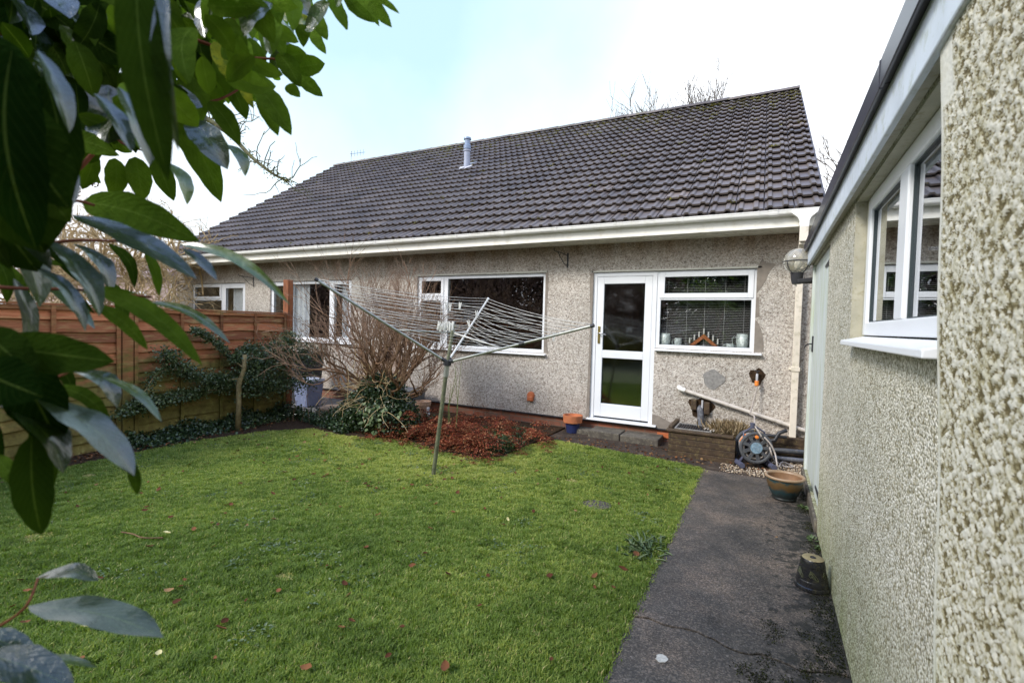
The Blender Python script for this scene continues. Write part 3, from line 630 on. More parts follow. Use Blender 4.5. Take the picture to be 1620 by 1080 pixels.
dp.box(pxd-.036,pxd+.036,6.655,6.727,.03,2.39); dp.build('downpipe','downpipe_cream',H,bevel=.006)
mb=MB(); mb.box(pxd-.046,pxd+.046,6.645,6.735,1.05,1.10); mb.box(pxd-.07,pxd+.07,6.735,6.76,1.06,1.09); mb.build('pipe_collar','downpipe_cream',H,bevel=.003); MB().box(pxd-.046,pxd+.046,6.645,6.735,2.30,2.345).build('pipe_collar','downpipe_cream',H,bevel=.003)
MB().box(pxd-.05,pxd+.05,6.215,6.29,2.69,2.715).build('pipe_collar','downpipe_cream',H,bevel=.003)
# far left downpipe
mb=MB(); mb.box(-13.10,-13.02,6.66,6.73,-.05,2.45); a=Vector((-13.06,6.695,2.43)); b_=Vector((-12.98,6.28,2.66)); d=(b_-a).normalized(); sx=d.cross(Vector((0,0,1))).normalized(); mb.obox((a+b_)/2,sx,d,sx.cross(d),.035,(b_-a).length/2,.035); mb.box(-13.02,-12.94,6.21,6.29,2.64,2.80)
mb.build('downpipe','gutter_white',H,bevel=.005)
mb=MB(); mb.box(-13.12,-13.01,6.65,6.74,1.98,2.02); mb.build('pipe_collar','gutter_white',H)
# windows
FY0,FY1=D+.035,D+.10
def frame(mb,x0,x1,z0,z1,wd,y0,y1,wb=None):
    wb=wb or wd
    mb.box(x0,x0+wd,y0,y1,z0,z1); mb.box(x1-wd,x1,y0,y1,z0,z1); mb.box(x0+wd,x1-wd,y0,y1,z1-wd,z1); mb.box(x0+wd,x1-wd,y0,y1,z0,z0+wb)
def pane(par,x0,x1,z0,z1,y,m='glass'):
    MB().box(x0,x1,y,y+.006,z0,z1).build('pane',m,par)
def bead(mb,x0,x1,z0,z1,y,w_=.006): frame(mb,x0,x1,z0,z1,w_,y,y+.01)
def sash(par,x0,x1,z0,z1,wd=.055,m='glass'):
    mb=MB(); frame(mb,x0,x1,z0,z1,wd,FY0-.012,FY1-.02); s=mb.build('sash','upvc',par,bevel=.005)
    g=MB(); bead(g,x0+wd,x1-wd,z0+wd,z1-wd,FY0+.001); g.build('gasket','rubber',par)
    pane(par,x0+wd-.004,x1-wd+.004,z0+wd-.004,z1-wd+.004,FY0+.018,m)
def fixed(par,x0,x1,z0,z1,m='glass'):
    g=MB(); bead(g,x0,x1,z0,z1,FY0+.012); g.build('gasket','rubber',par)
    pane(par,x0-.003,x1+.003,z0-.003,z1+.003,FY0+.026,m)
def sill(par,x0,x1,z,out=.055): 
    mb=MB(); mb.prism([(x0,D-out,z-.032),(x0,FY1,z-.032),(x0,FY1,z-.002),(x0,FY0-.002,z-.002),(x0,D-out,z-.012)],(x1-x0,0,0)); mb.build('sill','upvc',par,bevel=.004)
def lintel(x0,x1,z): MB().box(x0,x1,D-.006,D+.03,z-.0,z+.03)
# far left
mb=MB(); x0,x1,z0,z1=holes[0]; frame(mb,x0,x1,z0+.002,z1-.004,.06,FY0,FY1); mb.box(-11.24,-11.16,FY0,FY1,z0+.062,z1-.064); mb.box(x0+.06,-11.24,FY0,FY1,1.90,1.96)
wn=mb.build('window','upvc',H,bevel=.004); tag(wn,'small casement window with a top light, half behind the fence')
sash(wn,x0+.04,-11.245,1.935,z1-.03,.06); sash(wn,-11.155,x1-.03,z0+.04,z1-.03,.09); fixed(wn,x0+.06,-11.24,z0+.062,1.90)
mb=MB(); mb.box(x0+.002,x1-.002,D+.002,FY0-.002,z1-.003,z1-.001)
# second left (patio side)
mb=MB(); x0,x1,z0,z1=holes[1]; frame(mb,x0,x1,z0+.002,z1-.004,.06,FY0,FY1); mb.box(-8.87,-8.80,FY0,FY1,z0+.062,z1-.064); mb.box(-7.70,-7.62,FY0,FY1,z0+.062,z1-.064)
wn=mb.build('window','upvc',H,bevel=.004); tag(wn,'wide window with net curtain behind the tall orange post')
sash(wn,x0+.04,-8.875,z0+.04,z1-.03,.06); sash(wn,-7.615,x1-.03,z0+.04,z1-.03,.06); fixed(wn,-8.80,-7.70,z0+.062,z1-.064); sill(wn,x0-.05,x1+.05,z0)
# middle window
mb=MB(); x0,x1,z0,z1=holes[2]; frame(mb,x0,x1,z0+.002,z1-.004,.05,FY0,FY1); mb.box(-4.93,-4.85,FY0,FY1,z0+.052,z1-.054); mb.box(x0+.05,-4.93,FY0,FY1,1.93,1.99)
wn=mb.build('window','upvc',H,bevel=.004); tag(wn,'large picture window with narrow side light behind the washing line')
sash(wn,x0+.03,-4.935,1.965,z1-.03,.055); sash(wn,x0+.03,-4.935,z0+.035,1.955,.055); fixed(wn,-4.85,x1-.05,z0+.055,z1-.054); sill(wn,x0-.05,x1+.04,z0)
# kitchen window
mb=MB(); x0,x1,z0,z1=holes[4]; frame(mb,x0+.001,x1,z0+.002,z1-.004,.05,FY0,FY1); mb.box(x0+.051,x1-.05,FY0,FY1,1.905,1.965)
wn=mb.build('window','upvc',H,bevel=.004); tag(wn,'kitchen window with blind and top light beside the white door')
sash(wn,x0+.035,x1-.03,1.93,z1-.02,.065); fixed(wn,x0+.052,x1-.052,z0+.055,1.905); sill(wn,-1.36,-.06,z0,.06)
# door
x0,x1,z0,z1=holes[3]
mb=MB(); mb.box(x0,x0+.055,FY0-.01,FY1,z0,z1-.004); mb.box(x1-.06,x1,FY0-.01,FY1,z0,z1-.004); mb.box(x0+.055,x1-.06,FY0-.01,FY1,z1-.06,z1-.004); fr=mb.build('door_frame','upvc',H,bevel=.004)
mb=MB(); a,b_,c,d=x0+.058,x1-.063,z0+.025,z1-.063; y0,y1=FY0-.004,FY1-.01
mb.box(a,a+.10,y0,y1,c,d); mb.box(b_-.10,b_,y0,y1,c,d); mb.box(a+.10,b_-.10,y0,y1,d-.10,d); mb.box(a+.10,b_-.10,y0,y1,1.075,1.185); mb.box(a+.10,b_-.10,y0,y1,c,c+.19)
dr=mb.build('door','upvc',H,bevel=.005); tag(dr,'white back door with two tall glass panels')
g=MB(); bead(g,a+.10,b_-.10,1.185,d-.10,y0+.012,.007); bead(g,a+.10,b_-.10,c+.19,1.075,y0+.012,.007); g.build('gasket','rubber',dr)
pane(dr,a+.097,b_-.097,1.182,d-.097,y0+.026,'door_glass'); pane(dr,a+.097,b_-.097,c+.187,1.078,y0+.026,'door_glass')
mb=MB(); mb.box(a+.028,a+.062,y0-.012,y0-.001,1.28,1.53); h=mb.build('handle_plate','brass',dr,bevel=.003)
MB().tube([(a+.045,y0-.012,1.43),(a+.045,y0-.05,1.43),(a+.08,y0-.058,1.428),(a+.165,y0-.055,1.405)],.0085,8).build('handle','silver',dr,smooth=True)
mb=MB(); mb.prism([(x0-.03,D-.05,z0-.03),(x0-.03,FY1,z0-.03),(x0-.03,FY1,z0-.002),(x0-.03,FY0,z0-.002),(x0-.03,D-.05,z0-.012)],(x1-x0+.09,0,0)); mb.build('threshold','upvc',dr,bevel=.004)
# cement patches where render was cut back, plus a dark one standing for a hole
def patch(pts,name='wall_patch',m='cement',th=.004):
    MB().prism([(x,D-th,z) for x,z in pts],(0,th-.0005,0)).build(name,m,H)
rg=random.Random(3)
patch([(-.148,2.30),(-.10,2.42),(-.06,2.36),(.03,2.35),(.04,2.32),(-.02,2.24),(-.06,2.12),(-.10,2.05),(-.149,1.98)])
patch([(-.148,1.95),(-.12,1.93),(-.10,1.70),(-.149,1.68)]); patch([(-.148,1.66),(-.10,1.6),(-.05,1.42),(-.04,1.26),(-.148,1.25)])
patch([(-1.362,.158),(-1.362,.34),(-1.28,.33),(-1.15,.27),(-1.02,.21),(-.98,.159)])
patch([(-3.02,2.30),(-2.985,2.36),(-2.97,2.2),(-2.985,1.8),(-2.97,1.3),(-2.95,1.1),(-3.02,1.1)],m='cement')
patch([(-2.31,.16),(-2.268,.16),(-2.268,2.34),(-2.29,2.34),(-2.32,2.2),(-2.29,1.6),(-2.30,.9)])
patch([(-2.30,2.302),(-.10,2.302),(-.10,2.322),(-2.30,2.322)],m='smooth_render'); patch([(-5.52,2.322),(-2.99,2.322),(-2.99,2.345),(-5.52,2.345)],m='smooth_render')
patch([(-.608+.13*math.cos(t)*(1+.15*math.sin(3*t+1)),.876+.12*math.sin(t)*(1+.12*math.cos(4*t))) for t in [2*PI*k/22 for k in range(22)]],m='cement_grey',th=.006)
patch([(-.10+.085*math.cos(t)*(1+.2*math.sin(3*t)),.95+.10*math.sin(t)*(1+.2*math.cos(5*t))) for t in [2*PI*k/18 for k in range(18)]],m='soil',th=.004)
patch([(-.745+.15*math.cos(t)*(1+.25*math.sin(3*t+.6)),.50+.13*math.sin(t)*(1+.2*math.cos(4*t+2))) for t in [2*PI*k/20 for k in range(20)]],m='soil',th=.004)  # flat dark patch painted for the shade inside the pipe hole

# things fixed to the house wall
def bracket(x,z,label,flip=1):
    t=thing('basket_bracket',(x,D,z),label,'bracket','hanging basket brackets on the house wall'); mb=MB()
    mb.box(x-.012,x+.012,D-.008,D,z-.13,z+.09); mb.build('wall_plate','black_iron',t)
    dx,dy=-.10*flip,-.26
    MB().tube([(x,D-.008,z+.05),(x+dx*.5,D+dy*.5,z+.075),(x+dx,D+dy,z+.085),(x+dx*1.1,D+dy*1.08,z+.11),(x+dx*1.03,D+dy*1.03,z+.13)],.007,6).build('arm','black_iron',t)
    MB().tube([(x,D-.008,z-.11),(x+dx*.3,D+dy*.3,z-.07),(x+dx*.6,D+dy*.62,z+.02),(x+dx*.75,D+dy*.78,z+.08)],.006,6).build('brace','black_iron',t)
bracket(-2.67,2.51,'black iron hanging basket bracket between picture window and white door')
bracket(-10.02,2.33,'black iron basket bracket beside the small window left of the fence post')
t=thing('vent_cover',(-3.21,D,.40),'round orange vent cover low on the pebbledash wall','vent')
MB().lathe([(.0,-.05),(.05,-.045),(.062,-.02),(.062,0)],(-3.21,D,.43),18,axis=(0,1,0)).build('cap','orange_vent',t,smooth='auto')
mb=MB(); mb.box(-3.26,-3.16,D-.055,D,.345,.42); mb.build('hood','orange_vent',t,bevel=.012)
# waste pipe
t=thing('waste_pipe',(-1.02,D-.06,.70),'long cream waste pipe sloping down across the pebbledash wall','pipe')
a=Vector((-1.0,D-.055,.725)); b_=Vector((.62,D-.055,.30))
MB().tube([a,b_],.024,12).build('pipe','waste_pipe',t,smooth='auto')
MB().tube([(-1.02,D+.02,.74),(-1.02,D-.04,.74),(-1.005,D-.055,.728),(-.94,D-.055,.710)],.030,12).build('elbow','gutter_white',t,smooth='auto')
for k in (.35,.72): p=a.lerp(b_,k); MB().tube([p-(b_-a).normalized()*.02,p+(b_-a).normalized()*.02],.029,12).build('clip','waste_pipe',t,smooth='auto')
t=thing('gully_pipe',(-.745,D-.05,.3),'stubby grey drain pipe coming from a dark hole under the waste pipe','pipe')
MB().tube([(-.745,D+.03,.50),(-.745,D-.05,.48),(-.735,D-.06,.42),(-.735,D-.06,.27)],.04,12).build('pipe','grey_pipe',t,smooth='auto')
MB().box(-.86,-.79,D-.05,D-.004,.46,.60).build('broken_brick','wet_wood',t,bevel=.01); MB().box(-.70,-.63,D-.06,D-.004,.42,.58).build('broken_brick','wet_wood',t,bevel=.01)
MB().tube([(-.72,D-.05,.60),(-.72,D-.055,.47)],.012,8).build('copper_pipe','lead',t)
# tap
t=thing('outdoor_tap',(-.10,D,.95),'small dark outdoor tap with an orange hose connector on the wall','tap')
MB().tube([(-.10,D,.98),(-.10,D-.07,.98),(-.10,D-.085,.96),(-.10,D-.085,.90)],.014,8).build('body','lead',t,smooth='auto')
mb=MB(); mb.box(-.13,-.07,D-.075,D-.06,1.02,1.03); mb.tube([(-.10,D-.067,.98),(-.10,D-.067,1.025)],.008,6); mb.build('lever','black_iron',t)
MB().lathe([(.0,.0),(.022,0),(.026,.02),(.022,.03),(.024,.055),(.02,.06),(0,.06)],(-.10,D-.085,.845),14).build('hose_connector','orange_plastic',t,smooth='auto')
# stone step
t=thing('door_step',(-1.8,6.5,0),'low mossy stone step below the white back door','step')
mb=MB(); mb.box(-2.16,-1.72,6.42,D-.01,-.03,.082); mb.build('stone','step_stone',t,bevel=.012); mb=MB(); mb.box(-1.705,-1.20,6.40,D-.01,-.03,.078); mb.build('stone','step_stone',t,bevel=.014)
mb=MB(); mb.box(-2.5,-2.18,6.52,D-.01,-.03,.06); mb.build('stone','step_stone',t,bevel=.02)

# ------------------------------------------------------------------ inside the windows
t=thing('venetian_blind',(-.75,D+.15,1.3),'slatted blind hanging inside the kitchen window','blind')
mb=MB()
for k in range(46):
    z=1.29+k*.0218
    if abs(z-1.935)<.03: continue
    mb.add([(-1.30,D+.145,z-.0012),(-.21,D+.145,z-.0012),(-.21,D+.165,z+.0035),(-1.30,D+.165,z+.0035)],[(0,1,2,3)])
mb.build('slats','slat_white',t)
for x in (-1.24,-.98,-.755,-.52,-.28): MB().tube([(x,D+.14,1.28),(x+.01*math.sin(x*9),D+.14,2.25)],.0022,5).build('cord','slat_white',t)
t=thing('candle_arch',(-.755,D+.135,1.27),'wooden candle arch with seven candles on the kitchen window sill','ornament')
mb=MB(); mb.prism([(-.95,D+.115,1.29),(-.755,D+.115,1.46),(-.56,D+.115,1.29),(-.62,D+.115,1.29),(-.755,D+.115,1.40),(-.89,D+.115,1.29)],(0,.02,0)); mb.build('arch','candle_wood',t)
for k in range(7): x=-.93+k*.0583; z=1.33+.13*(1-abs(k-3)/3); MB().tube([(x,D+.125,z),(x,D+.125,z+.075)],.010,8).build('candle','candle_white',t)
def mug(x,r,h,label,handle=-1,nm='mug'):
    t=thing(nm,(x,D+.13,1.275),label,nm); MB().lathe([(r*.8,0),(r,h*.5),(r*.9,h),(r*.85,h),(r*.9,h*.5),(0,.005)],(x,D+.13,1.275),18).build('body','china',t,smooth=True)
    MB().tube([(x+handle*r*.9,D+.13,1.275+h*.8),(x+handle*r*1.6,D+.13,1.275+h*.7),(x+handle*r*1.5,D+.13,1.275+h*.3),(x+handle*r*.9,D+.13,1.275+h*.2)],.005,6).build('handle','china',t,smooth=True)
mug(-1.08,.050,.12,'patterned mug on the kitchen sill left of the candle arch'); mug(-.43,.05,.07,'small patterned cup on the kitchen sill right of the candle arch',nm='cup'); mug(-.29,.075,.20,'large patterned jug at the right end of the kitchen sill',nm='jug')
mug(-1.25,.07,.18,'pale storage jar at the left end of the kitchen sill',nm='jar')
def curtain(x0,x1,z0,z1,label,y=D+.135):
    mb=MB(); n=60; vs=[]
    for i in range(n+1): x=x0+(x1-x0)*i/n; yy=y+.018*math.sin(i*1.15)+.006*math.sin(i*3.1); vs+=[(x,yy,z0),(x,yy,z1)]
    mb.add(vs,[(2*i,2*i+2,2*i+3,2*i+1) for i in range(n)]); o=mb.build('net_curtain','net',smooth=True,org=(x0,y,z0)); tag(o,label,'curtain')
curtain(-8.84,-8.38,1.12,2.25,'pale net curtain hanging in folds behind the tall orange post'); curtain(-7.45,-7.12,1.12,2.25,'narrow pale net curtain at the right end of the net-curtained window')
curtain(-10.95,-10.45,1.2,2.2,'pale curtain in the small far left window')

# ------------------------------------------------------------------ garage
G=thing('garage',(.385,3.,0),'cream roughcast garage with white window close along the path','garage')
XG=.385; GY0,GY1=-2.0,5.97; GT=2.30
gh=[(1.0,3.13,1.475,2.215),(4.33,5.86,.10,2.20)]
def gw(mb,y0,y1,z0,z1,x0,x1,holes):
    t=MB(); wall_xz(t,y0,y1,z0,z1,0,x1-x0,holes); n=len(mb.v); mb.v+=[(x0+p[1],p[0],p[2]) for p in t.v]; mb.f+=[tuple(i+n for i in f[::-1]) for f in t.f]; mb.r+=t.r
mb=MB(); gw(mb,GY0,GY1,-.05,GT,XG,XG+.22,gh); mb.box(XG+.225,3.4,GY1-.2,GY1,-.05,GT); mb.box(XG+.225,3.4,GY0,GY0+.2,-.05,GT); mb.box(3.2,3.4,GY0+.203,GY1-.203,-.05,GT)
mb.build('wall','garage_dash',G)
# nearer pier of thicker render with real stones: displaced grid
xs=.345
zt=np.arange(-.02,2.30,.0042); ss=np.concatenate([np.arange(0,1.0,.0045),np.arange(1.0,1.37,.012)])
Zg,Sg=np.meshgrid(zt,ss,indexing='ij')
edgeY=1.355+ (Zg-.75)*.145+.010*np.sin(Zg*9)
Yg=edgeY-Sg; rr=.028
cs=np.random.default_rng(5)
cell=.0125
def stones(a,b,cell,seed):
    r=np.random.default_rng(seed); J=r.random((256,256,2)); Hh=r.random((256,256)); A=a/cell; B=b/cell; best=np.full(a.shape,9.); hv=np.zeros(a.shape)
    i0=np.floor(A).astype(int); j0=np.floor(B).astype(int)
    for di in (-1,0,1):
        for dj in (-1,0,1):
            ii=(i0+di)%256; jj=(j0+dj)%256; dd=np.hypot(i0+di+J[ii,jj,0]-A,j0+dj+J[ii,jj,1]-B); k=dd<best; best=np.where(k,dd,best); hv=np.where(k,Hh[ii,jj],hv)
    return best,hv
wz=.0025*np.sin(Zg*310+Yg*190)+.0025*np.sin(Yg*270-Zg*130); b1,h1=stones((Yg+20)*.66+wz,Zg+20+wz,.0082,3); 
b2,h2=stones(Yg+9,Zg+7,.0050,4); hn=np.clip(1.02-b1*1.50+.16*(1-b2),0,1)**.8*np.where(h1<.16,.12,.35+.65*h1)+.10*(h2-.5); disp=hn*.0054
fade=np.clip((Sg-.03)/.03,0,1)*np.where(Zg<2.05,1,.25+.75*np.clip((Sg-.10)/.05,0,1))
rnd_corner=np.where(Sg<rr,rr-np.sqrt(np.maximum(0,rr*rr-(rr-Sg)**2)),0)
Xg=xs+rnd_corner*1.4-disp*fade
nz_,ns_=Zg.shape
V=np.stack([Xg,Yg,Zg],-1).reshape(-1,3); idx=np.arange(nz_*ns_).reshape(nz_,ns_)
F=np.stack([idx[:-1,:-1],idx[1:,:-1],idx[1:,1:],idx[:-1,1:]],-1).reshape(-1,4)
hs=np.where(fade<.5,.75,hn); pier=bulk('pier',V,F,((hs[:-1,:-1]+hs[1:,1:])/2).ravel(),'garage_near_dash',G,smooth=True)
tag(pier,'rougher projecting band of roughcast nearest the camera')
mb=MB(); mb.box(xs+.012,XG-.001,-2.0,-.02,-.05,2.295); mb.build('pier_rear','garage_near_dash',G)
mb=MB(); mb.add([(xs+.037,1.355-.75*.145-.004,0),(XG+.06,1.355-.75*.145-.004,0),(XG+.06,1.355+1.55*.145,2.3),(xs+.037,1.355+1.55*.145,2.3)],[(0,1,2,3)]); mb.build('pier_return','smooth_render',G)
# smoother trowelled strip beside the window and window reveal
mb=MB(); rv=.045
mb.box(XG+.001,XG+.20,3.118,3.1285,1.476,2.2135); mb.box(XG+.001,XG+.20,1.0,3.117,2.203,2.2135); mb.build('window_reveal','putty',G)
mb=MB(); FX0,FX1=XG+rv,XG+.11; wy0,wy1,wz0,wz1=1.25,3.06,1.505,2.20
# fillet of reveal between frame and opening
MB().box(FX0+.004,FX1,3.062,3.117,1.477,2.202).build('frame_packer','putty',G)
mb.box(FX0,FX1,wy1-.075,wy1,wz0,wz1); mb.box(FX0,FX1,wy0,wy0+.075,wz0,wz1); mb.box(FX0,FX1,wy0+.075,wy1-.075,wz1-.07,wz1); mb.box(FX0,FX1,wy0+.075,wy1-.075,wz0,wz0+.065)
mb.box(FX0-.002,FX1,2.235,2.365,wz0+.065,wz1-.07)
gwn=mb.build('window','upvc',G,bevel=.006); tag(gwn,'white framed garage window reflecting the house')
for (a,b_) in ((2.365,wy1-.075),(wy0+.075,2.235)):
    g=MB(); z0,z1=wz0+.065,wz1-.07
    g.box(FX0+.014,FX0+.022,b_-.007,b_,z0,z1); g.box(FX0+.014,FX0+.022,a,a+.007,z0,z1); g.box(FX0+.014,FX0+.022,a+.007,b_-.007,z1-.007,z1); g.box(FX0+.014,FX0+.022,a+.007,b_-.007,z0,z0+.006); g.build('gasket','rubber',gwn)
    MB().box(FX0+.022,FX0+.028,a-.004,b_+.004,z0-.004,z1+.004).build('pane','garage_glass',gwn)
mb=MB(); mb.prism([(XG-.055,1.50,1.455),(XG-.055,1.50,1.478),(FX0,1.50,1.500),(FX0,1.50,1.468),(XG+.0,1.50,1.455)],(0,1.50,0)); mb.build('sill','upvc',gwn,bevel=.004)
mb=MB(); mb.box(XG+.23,3.19,GY0+.21,GY1-.21,.0,.02); mb.build('floor','room_dark',G)
# garage door: boards
gd=MB(); n=11
for k in range(n): y=4.335+k*(5.80-4.335)/n; gd.box(XG+.020,XG+.05,y+.002,y+(5.80-4.335)/n-.002,.115,2.195)
gdo=gd.build('door','door_paint',G,bevel=.004); tag(gdo,'weathered pale green boarded garage door')
mb=MB(); mb.box(XG-.004,XG+.06,5.802,5.858,.102,2.198); mb.build('door_frame','door_paint',G,bevel=.004)
for z in (2.06,.22):
    mb=MB(); mb.prism([(XG+.018,4.34,z-.022),(XG+.018,4.34,z+.035),(XG+.018,4.78,z+.012),(XG+.018,4.78,z-.006)],(-.006,0,0)); mb.build('strap_hinge','black_iron',gdo)
mb=MB(); mb.tube([(XG+.02,5.72,1.40),(XG-.02,5.74,1.40),(XG-.04,5.80,1.38),(XG-.045,5.86,1.36)],.007,6); mb.box(XG+.008,XG+.02,5.70,5.76,1.32,1.48); mb.build('latch','black_iron',gdo)
mb=MB(); mb.box(XG-.02,XG+.2,4.30,5.95,-.05,.095); mb.build('door_sill','step_stone',G,bevel=.01)
mb=MB(); mb.box(.330,.352,GY0-.1,GY1+.02,2.205,2.362); mb.build('fascia','garage_fascia',G,bevel=.006)
mb=MB(); mb.box(.353,XG-.001,GY0-.1,GY1+.02,2.222,2.235); mb.build('soffit','putty',G)
mb=MB()
for a,b_ in ((GY0-.12,2.05),(2.056,GY1+.04)): mb.prism([(.300,a,2.345),(.300,a,2.440),(.335,a,2.475),(.42,a,2.475),(.42,a,2.37),(.312,a,2.358),(.312,a,2.345)],(0,b_-a,0))
mb.build('roof_trim','trim_dark',G,bevel=.003)
mb=MB(); mb.box(.2978,.300,2.048,2.060,2.345,2.440); mb.build('trim_joint','trim_dark',G)
mb=MB(); mb.box(.421,3.5,GY0-.12,GY1+.04,2.37,2.45); mb.build('roof','trim_dark',G)

# ------------------------------------------------------------------ globe lamp on the garage corner
lc=onY(1262,413,5.93); t=thing('globe_lamp',lc,'glass globe lamp with black cage and sensor at the garage corner','lamp'); R_=.135
prof=[(R_*math.sin(PI*k/18),-R_*math.cos(PI*k/18)) for k in range(1,19)]
MB().lathe([(0,-R_)]+prof,lc,32).build('globe','globe_glass',t,smooth=True)
MB().lathe([(0,-.03),(.022,-.03),(.03,.02),(.02,.05),(0,.05)],lc-Vector((0,0,.05)),14).build('bulb','candle_white',t,smooth=True)
mb=MB(); mb.tube([lc+Vector((math.cos(a)*R_*1.03,math.sin(a)*R_*1.03,-.005)) for a in [2*PI*k/32 for k in range(33)]],.005,6,cap=False)
for k in range(4): a=PI*.25+k*PI/2; mb.tube([lc+Vector((math.cos(a)*R_*1.03*math.cos(e),math.sin(a)*R_*1.03*math.cos(e),-R_*1.03*math.sin(e)-.005)) for e in [PI/2*j/8 for j in range(8)]],.005,6)
mb.build('cage','black_iron',t,smooth=True)
MB().lathe([(0,-.24),(.045,-.24),(.055,-.20),(.06,-.15),(.065,-.125),(0,-.12)],lc,20).build('base','black_plastic',t,smooth='auto')
mb=MB(); mb.obox(lc+Vector((.085,-.02,-.205)),Vector((.97,.1,.1)).normalized(),Vector((-.1,1,0)).normalized(),Vector((-.1,0,1)).normalized(),.085,.028,.022); mb.build('sensor','black_plastic',t,bevel=.01)
mb=MB(); mb.box(lc.x+.02,.40,lc.y+.0,lc.y+.04,lc.z-.235,lc.z-.215); mb.build('bracket','black_plastic',t)
MB().tube([lc+Vector((-.02,0,-.24)),lc+Vector((-.015,0,-.27))],.02,8).build('cable_gland','waste_pipe',t)

# ------------------------------------------------------------------ planter box over the drain
t=thing('wooden_drain_cover',(-.65,6.3,0),'low wet wooden box over the drain under the waste pipe','planter')
def boards(mb,x0,x1,y,z0,z1,n,th=.02):
    for k in range(n): a=z0+(z1-z0)*k/n; mb.box(x0,x1,y-th+.002*(k%2),y,a+.002,a+(z1-z0)/n-.002)
mb=MB(); boards(mb,-1.02,-.28,6.07,-.02,.275,4); mb.build('front_panel','wet_wood',t,bevel=.004)
mb=MB(); mb.box(-1.02,-.998,6.075,D-.02,-.02,.272); mb.box(-.302,-.28,6.075,D-.02,-.02,.25); mb.build('side_panel','wet_wood',t,bevel=.004)
mb=MB(); mb.box(-1.05,-.30,6.03,6.13,.279,.305); mb.build('top_rail','wet_wood',t,bevel=.004)
mb=MB(); mb.box(-1.04,-.99,6.14,6.70,.279,.33); mb.build('end_block','wet_wood',t,bevel=.008)
MB().box(-.99,-.31,6.14,D-.02,.02,.245).build('soil_fill','soil',t)
gr=MB(); frame_=[(-.97,-.55)]
gr.box(-.97,-.55,6.16,6.175,.285,.31); gr.box(-.97,-.55,6.52,6.535,.285,.31); gr.box(-.97,-.955,6.175,6.52,.285,.31); gr.box(-.565,-.55,6.175,6.52,.285,.31); gg=gr.build('grate_frame','cement_grey',t)
gr=MB(); 
for k in range(14): gr.box(-.95+k*.028,-.935+k*.028,6.177,6.518,.288,.302)
gr.build('grate','black_iron',t)
gr=MB(); rg=random.Random(2)
for k in range(9): x=-.62+k*.035; gr.obox((x,6.28+rg.uniform(-.03,.05),.315),Vector((.25,1,0)).normalized(),Vector((1,-.25,0)).normalized(),Vector((0,0,1)),.06,.007,.006)
gr.build('loose_slat','waste_pipe',t)
rng=np.random.default_rng(5); n=900
P=np.stack([rng.normal(-.40,.10,n),rng.uniform(6.2,6.68,n),np.full(n,.245)],1); Dd=np.stack([rng.normal(0,.45,n),rng.normal(-.1,.35,n),np.ones(n)],1)
dg=leaves('dry_grass',P,Dd,rng.normal(size=(n,3)),rng.uniform(.06,.20,n),.004,'dry_grass',rng=rng,org=(-.4,6.4,.245)); tag(dg,'tuft of dry straw coloured grass growing by the drain box','plant')
# timber edging and black pipes to the right
t=thing('timber_edging',(0,6.5,0),'dark wet timber edging behind the hose reel','edging'); mb=MB(); boards(mb,-.27,.56,6.62,-.02,.26,3); mb.build('board','wet_wood',t,bevel=.004)
mb=MB(); mb.box(-.27,.56,6.625,6.72,.2,.262); mb.build('cap','wet_wood',t,bevel=.004)
t=thing('drain_pipes',(.2,6.5,0),'dark plastic pipes stacked low behind the hose reel','pipe')
MB().tube([(-.05,6.5,.10),(.2,6.5,.12),(.5,6.52,.13)],.030,10).build('pipe','reel_grey',t,smooth=True); MB().tube([(-.05,6.45,.03),(.2,6.46,.035),(.55,6.46,.05)],.026,10).build('pipe','grey_pipe',t,smooth=True)
MB().tube([(.02,6.46,.22),(.12,6.46,.24),(.16,6.47,.33),(.24,6.48,.37)],.022,8).build('pipe','black_plastic',t,smooth=True); MB().tube([(-.2,6.48,.27),(.1,6.47,.29),(.24,6.48,.285)],.018,8).build('pipe','black_plastic',t,smooth=True)

# ------------------------------------------------------------------ hose reel
rc=onY(1196,708,6.02); t=thing('hose_reel',(rc.x,rc.y,0),'grey garden hose reel with orange details standing below the tap','hose reel')
fx=Vector((.95,.32,0)).normalized(); fn=Vector((.30,-.95,.05)).normalized(); fz=fx.cross(fn); fz=fz if fz.z>0 else -fz
def disc(mb,c,r,th,hole=True):
    # drum flange with nine slots, built as ring + spokes
    n=54; prof=[(r,-th/2),(r,th/2),(r*.86,th/2+.006),(r*.80,th/2)]
    X,Y=fx,fz
    def ringp(rr,z): return [c+X*rr*math.cos(2*PI*k/n)+Y*rr*math.sin(2*PI*k/n)+fn*z for k in range(n)]
    rings=[ringp(r*.82,-th/2),ringp(r,-th/2),ringp(r*1.01,0),ringp(r,th/2),ringp(r*.9,th/2+.005),ringp(r*.82,th/2)]
    vs=[p for q in rings for p in q]; m=len(rings)
    mb.add(vs,[(i*n+k,i*n+(k+1)%n,((i+1)%m)*n+(k+1)%n,((i+1)%m)*n+k) for i in range(m) for k in range(n)])
    rings=[ringp(r*.44,-th/2),ringp(r*.44,th/2),ringp(0.001,th/2+.004),ringp(0.001,-th/2)]; vs=[p for q in rings for p in q]; m=4
    mb.add(vs,[(i*n+k,i*n+(k+1)%n,((i+1)%m)*n+(k+1)%n,((i+1)%m)*n+k) for i in range(m) for k in range(n)])
    for j in range(9):
        a0=2*PI*j/9-.15; a1=a0+.30; P=[]
        for (rr,aa) in ((r*.42,a0-.06),(r*.84,a0),(r*.84,a1),(r*.42,a1+.06)): P.append(c+X*rr*math.cos(aa)+Y*rr*math.sin(aa)-fn*th/2)
        mb.prism(P,fn*th*.92)
mb=MB(); disc(mb,rc,.175,.018); dsc=mb.build('drum_flange','reel_grey',t,bevel=.002)
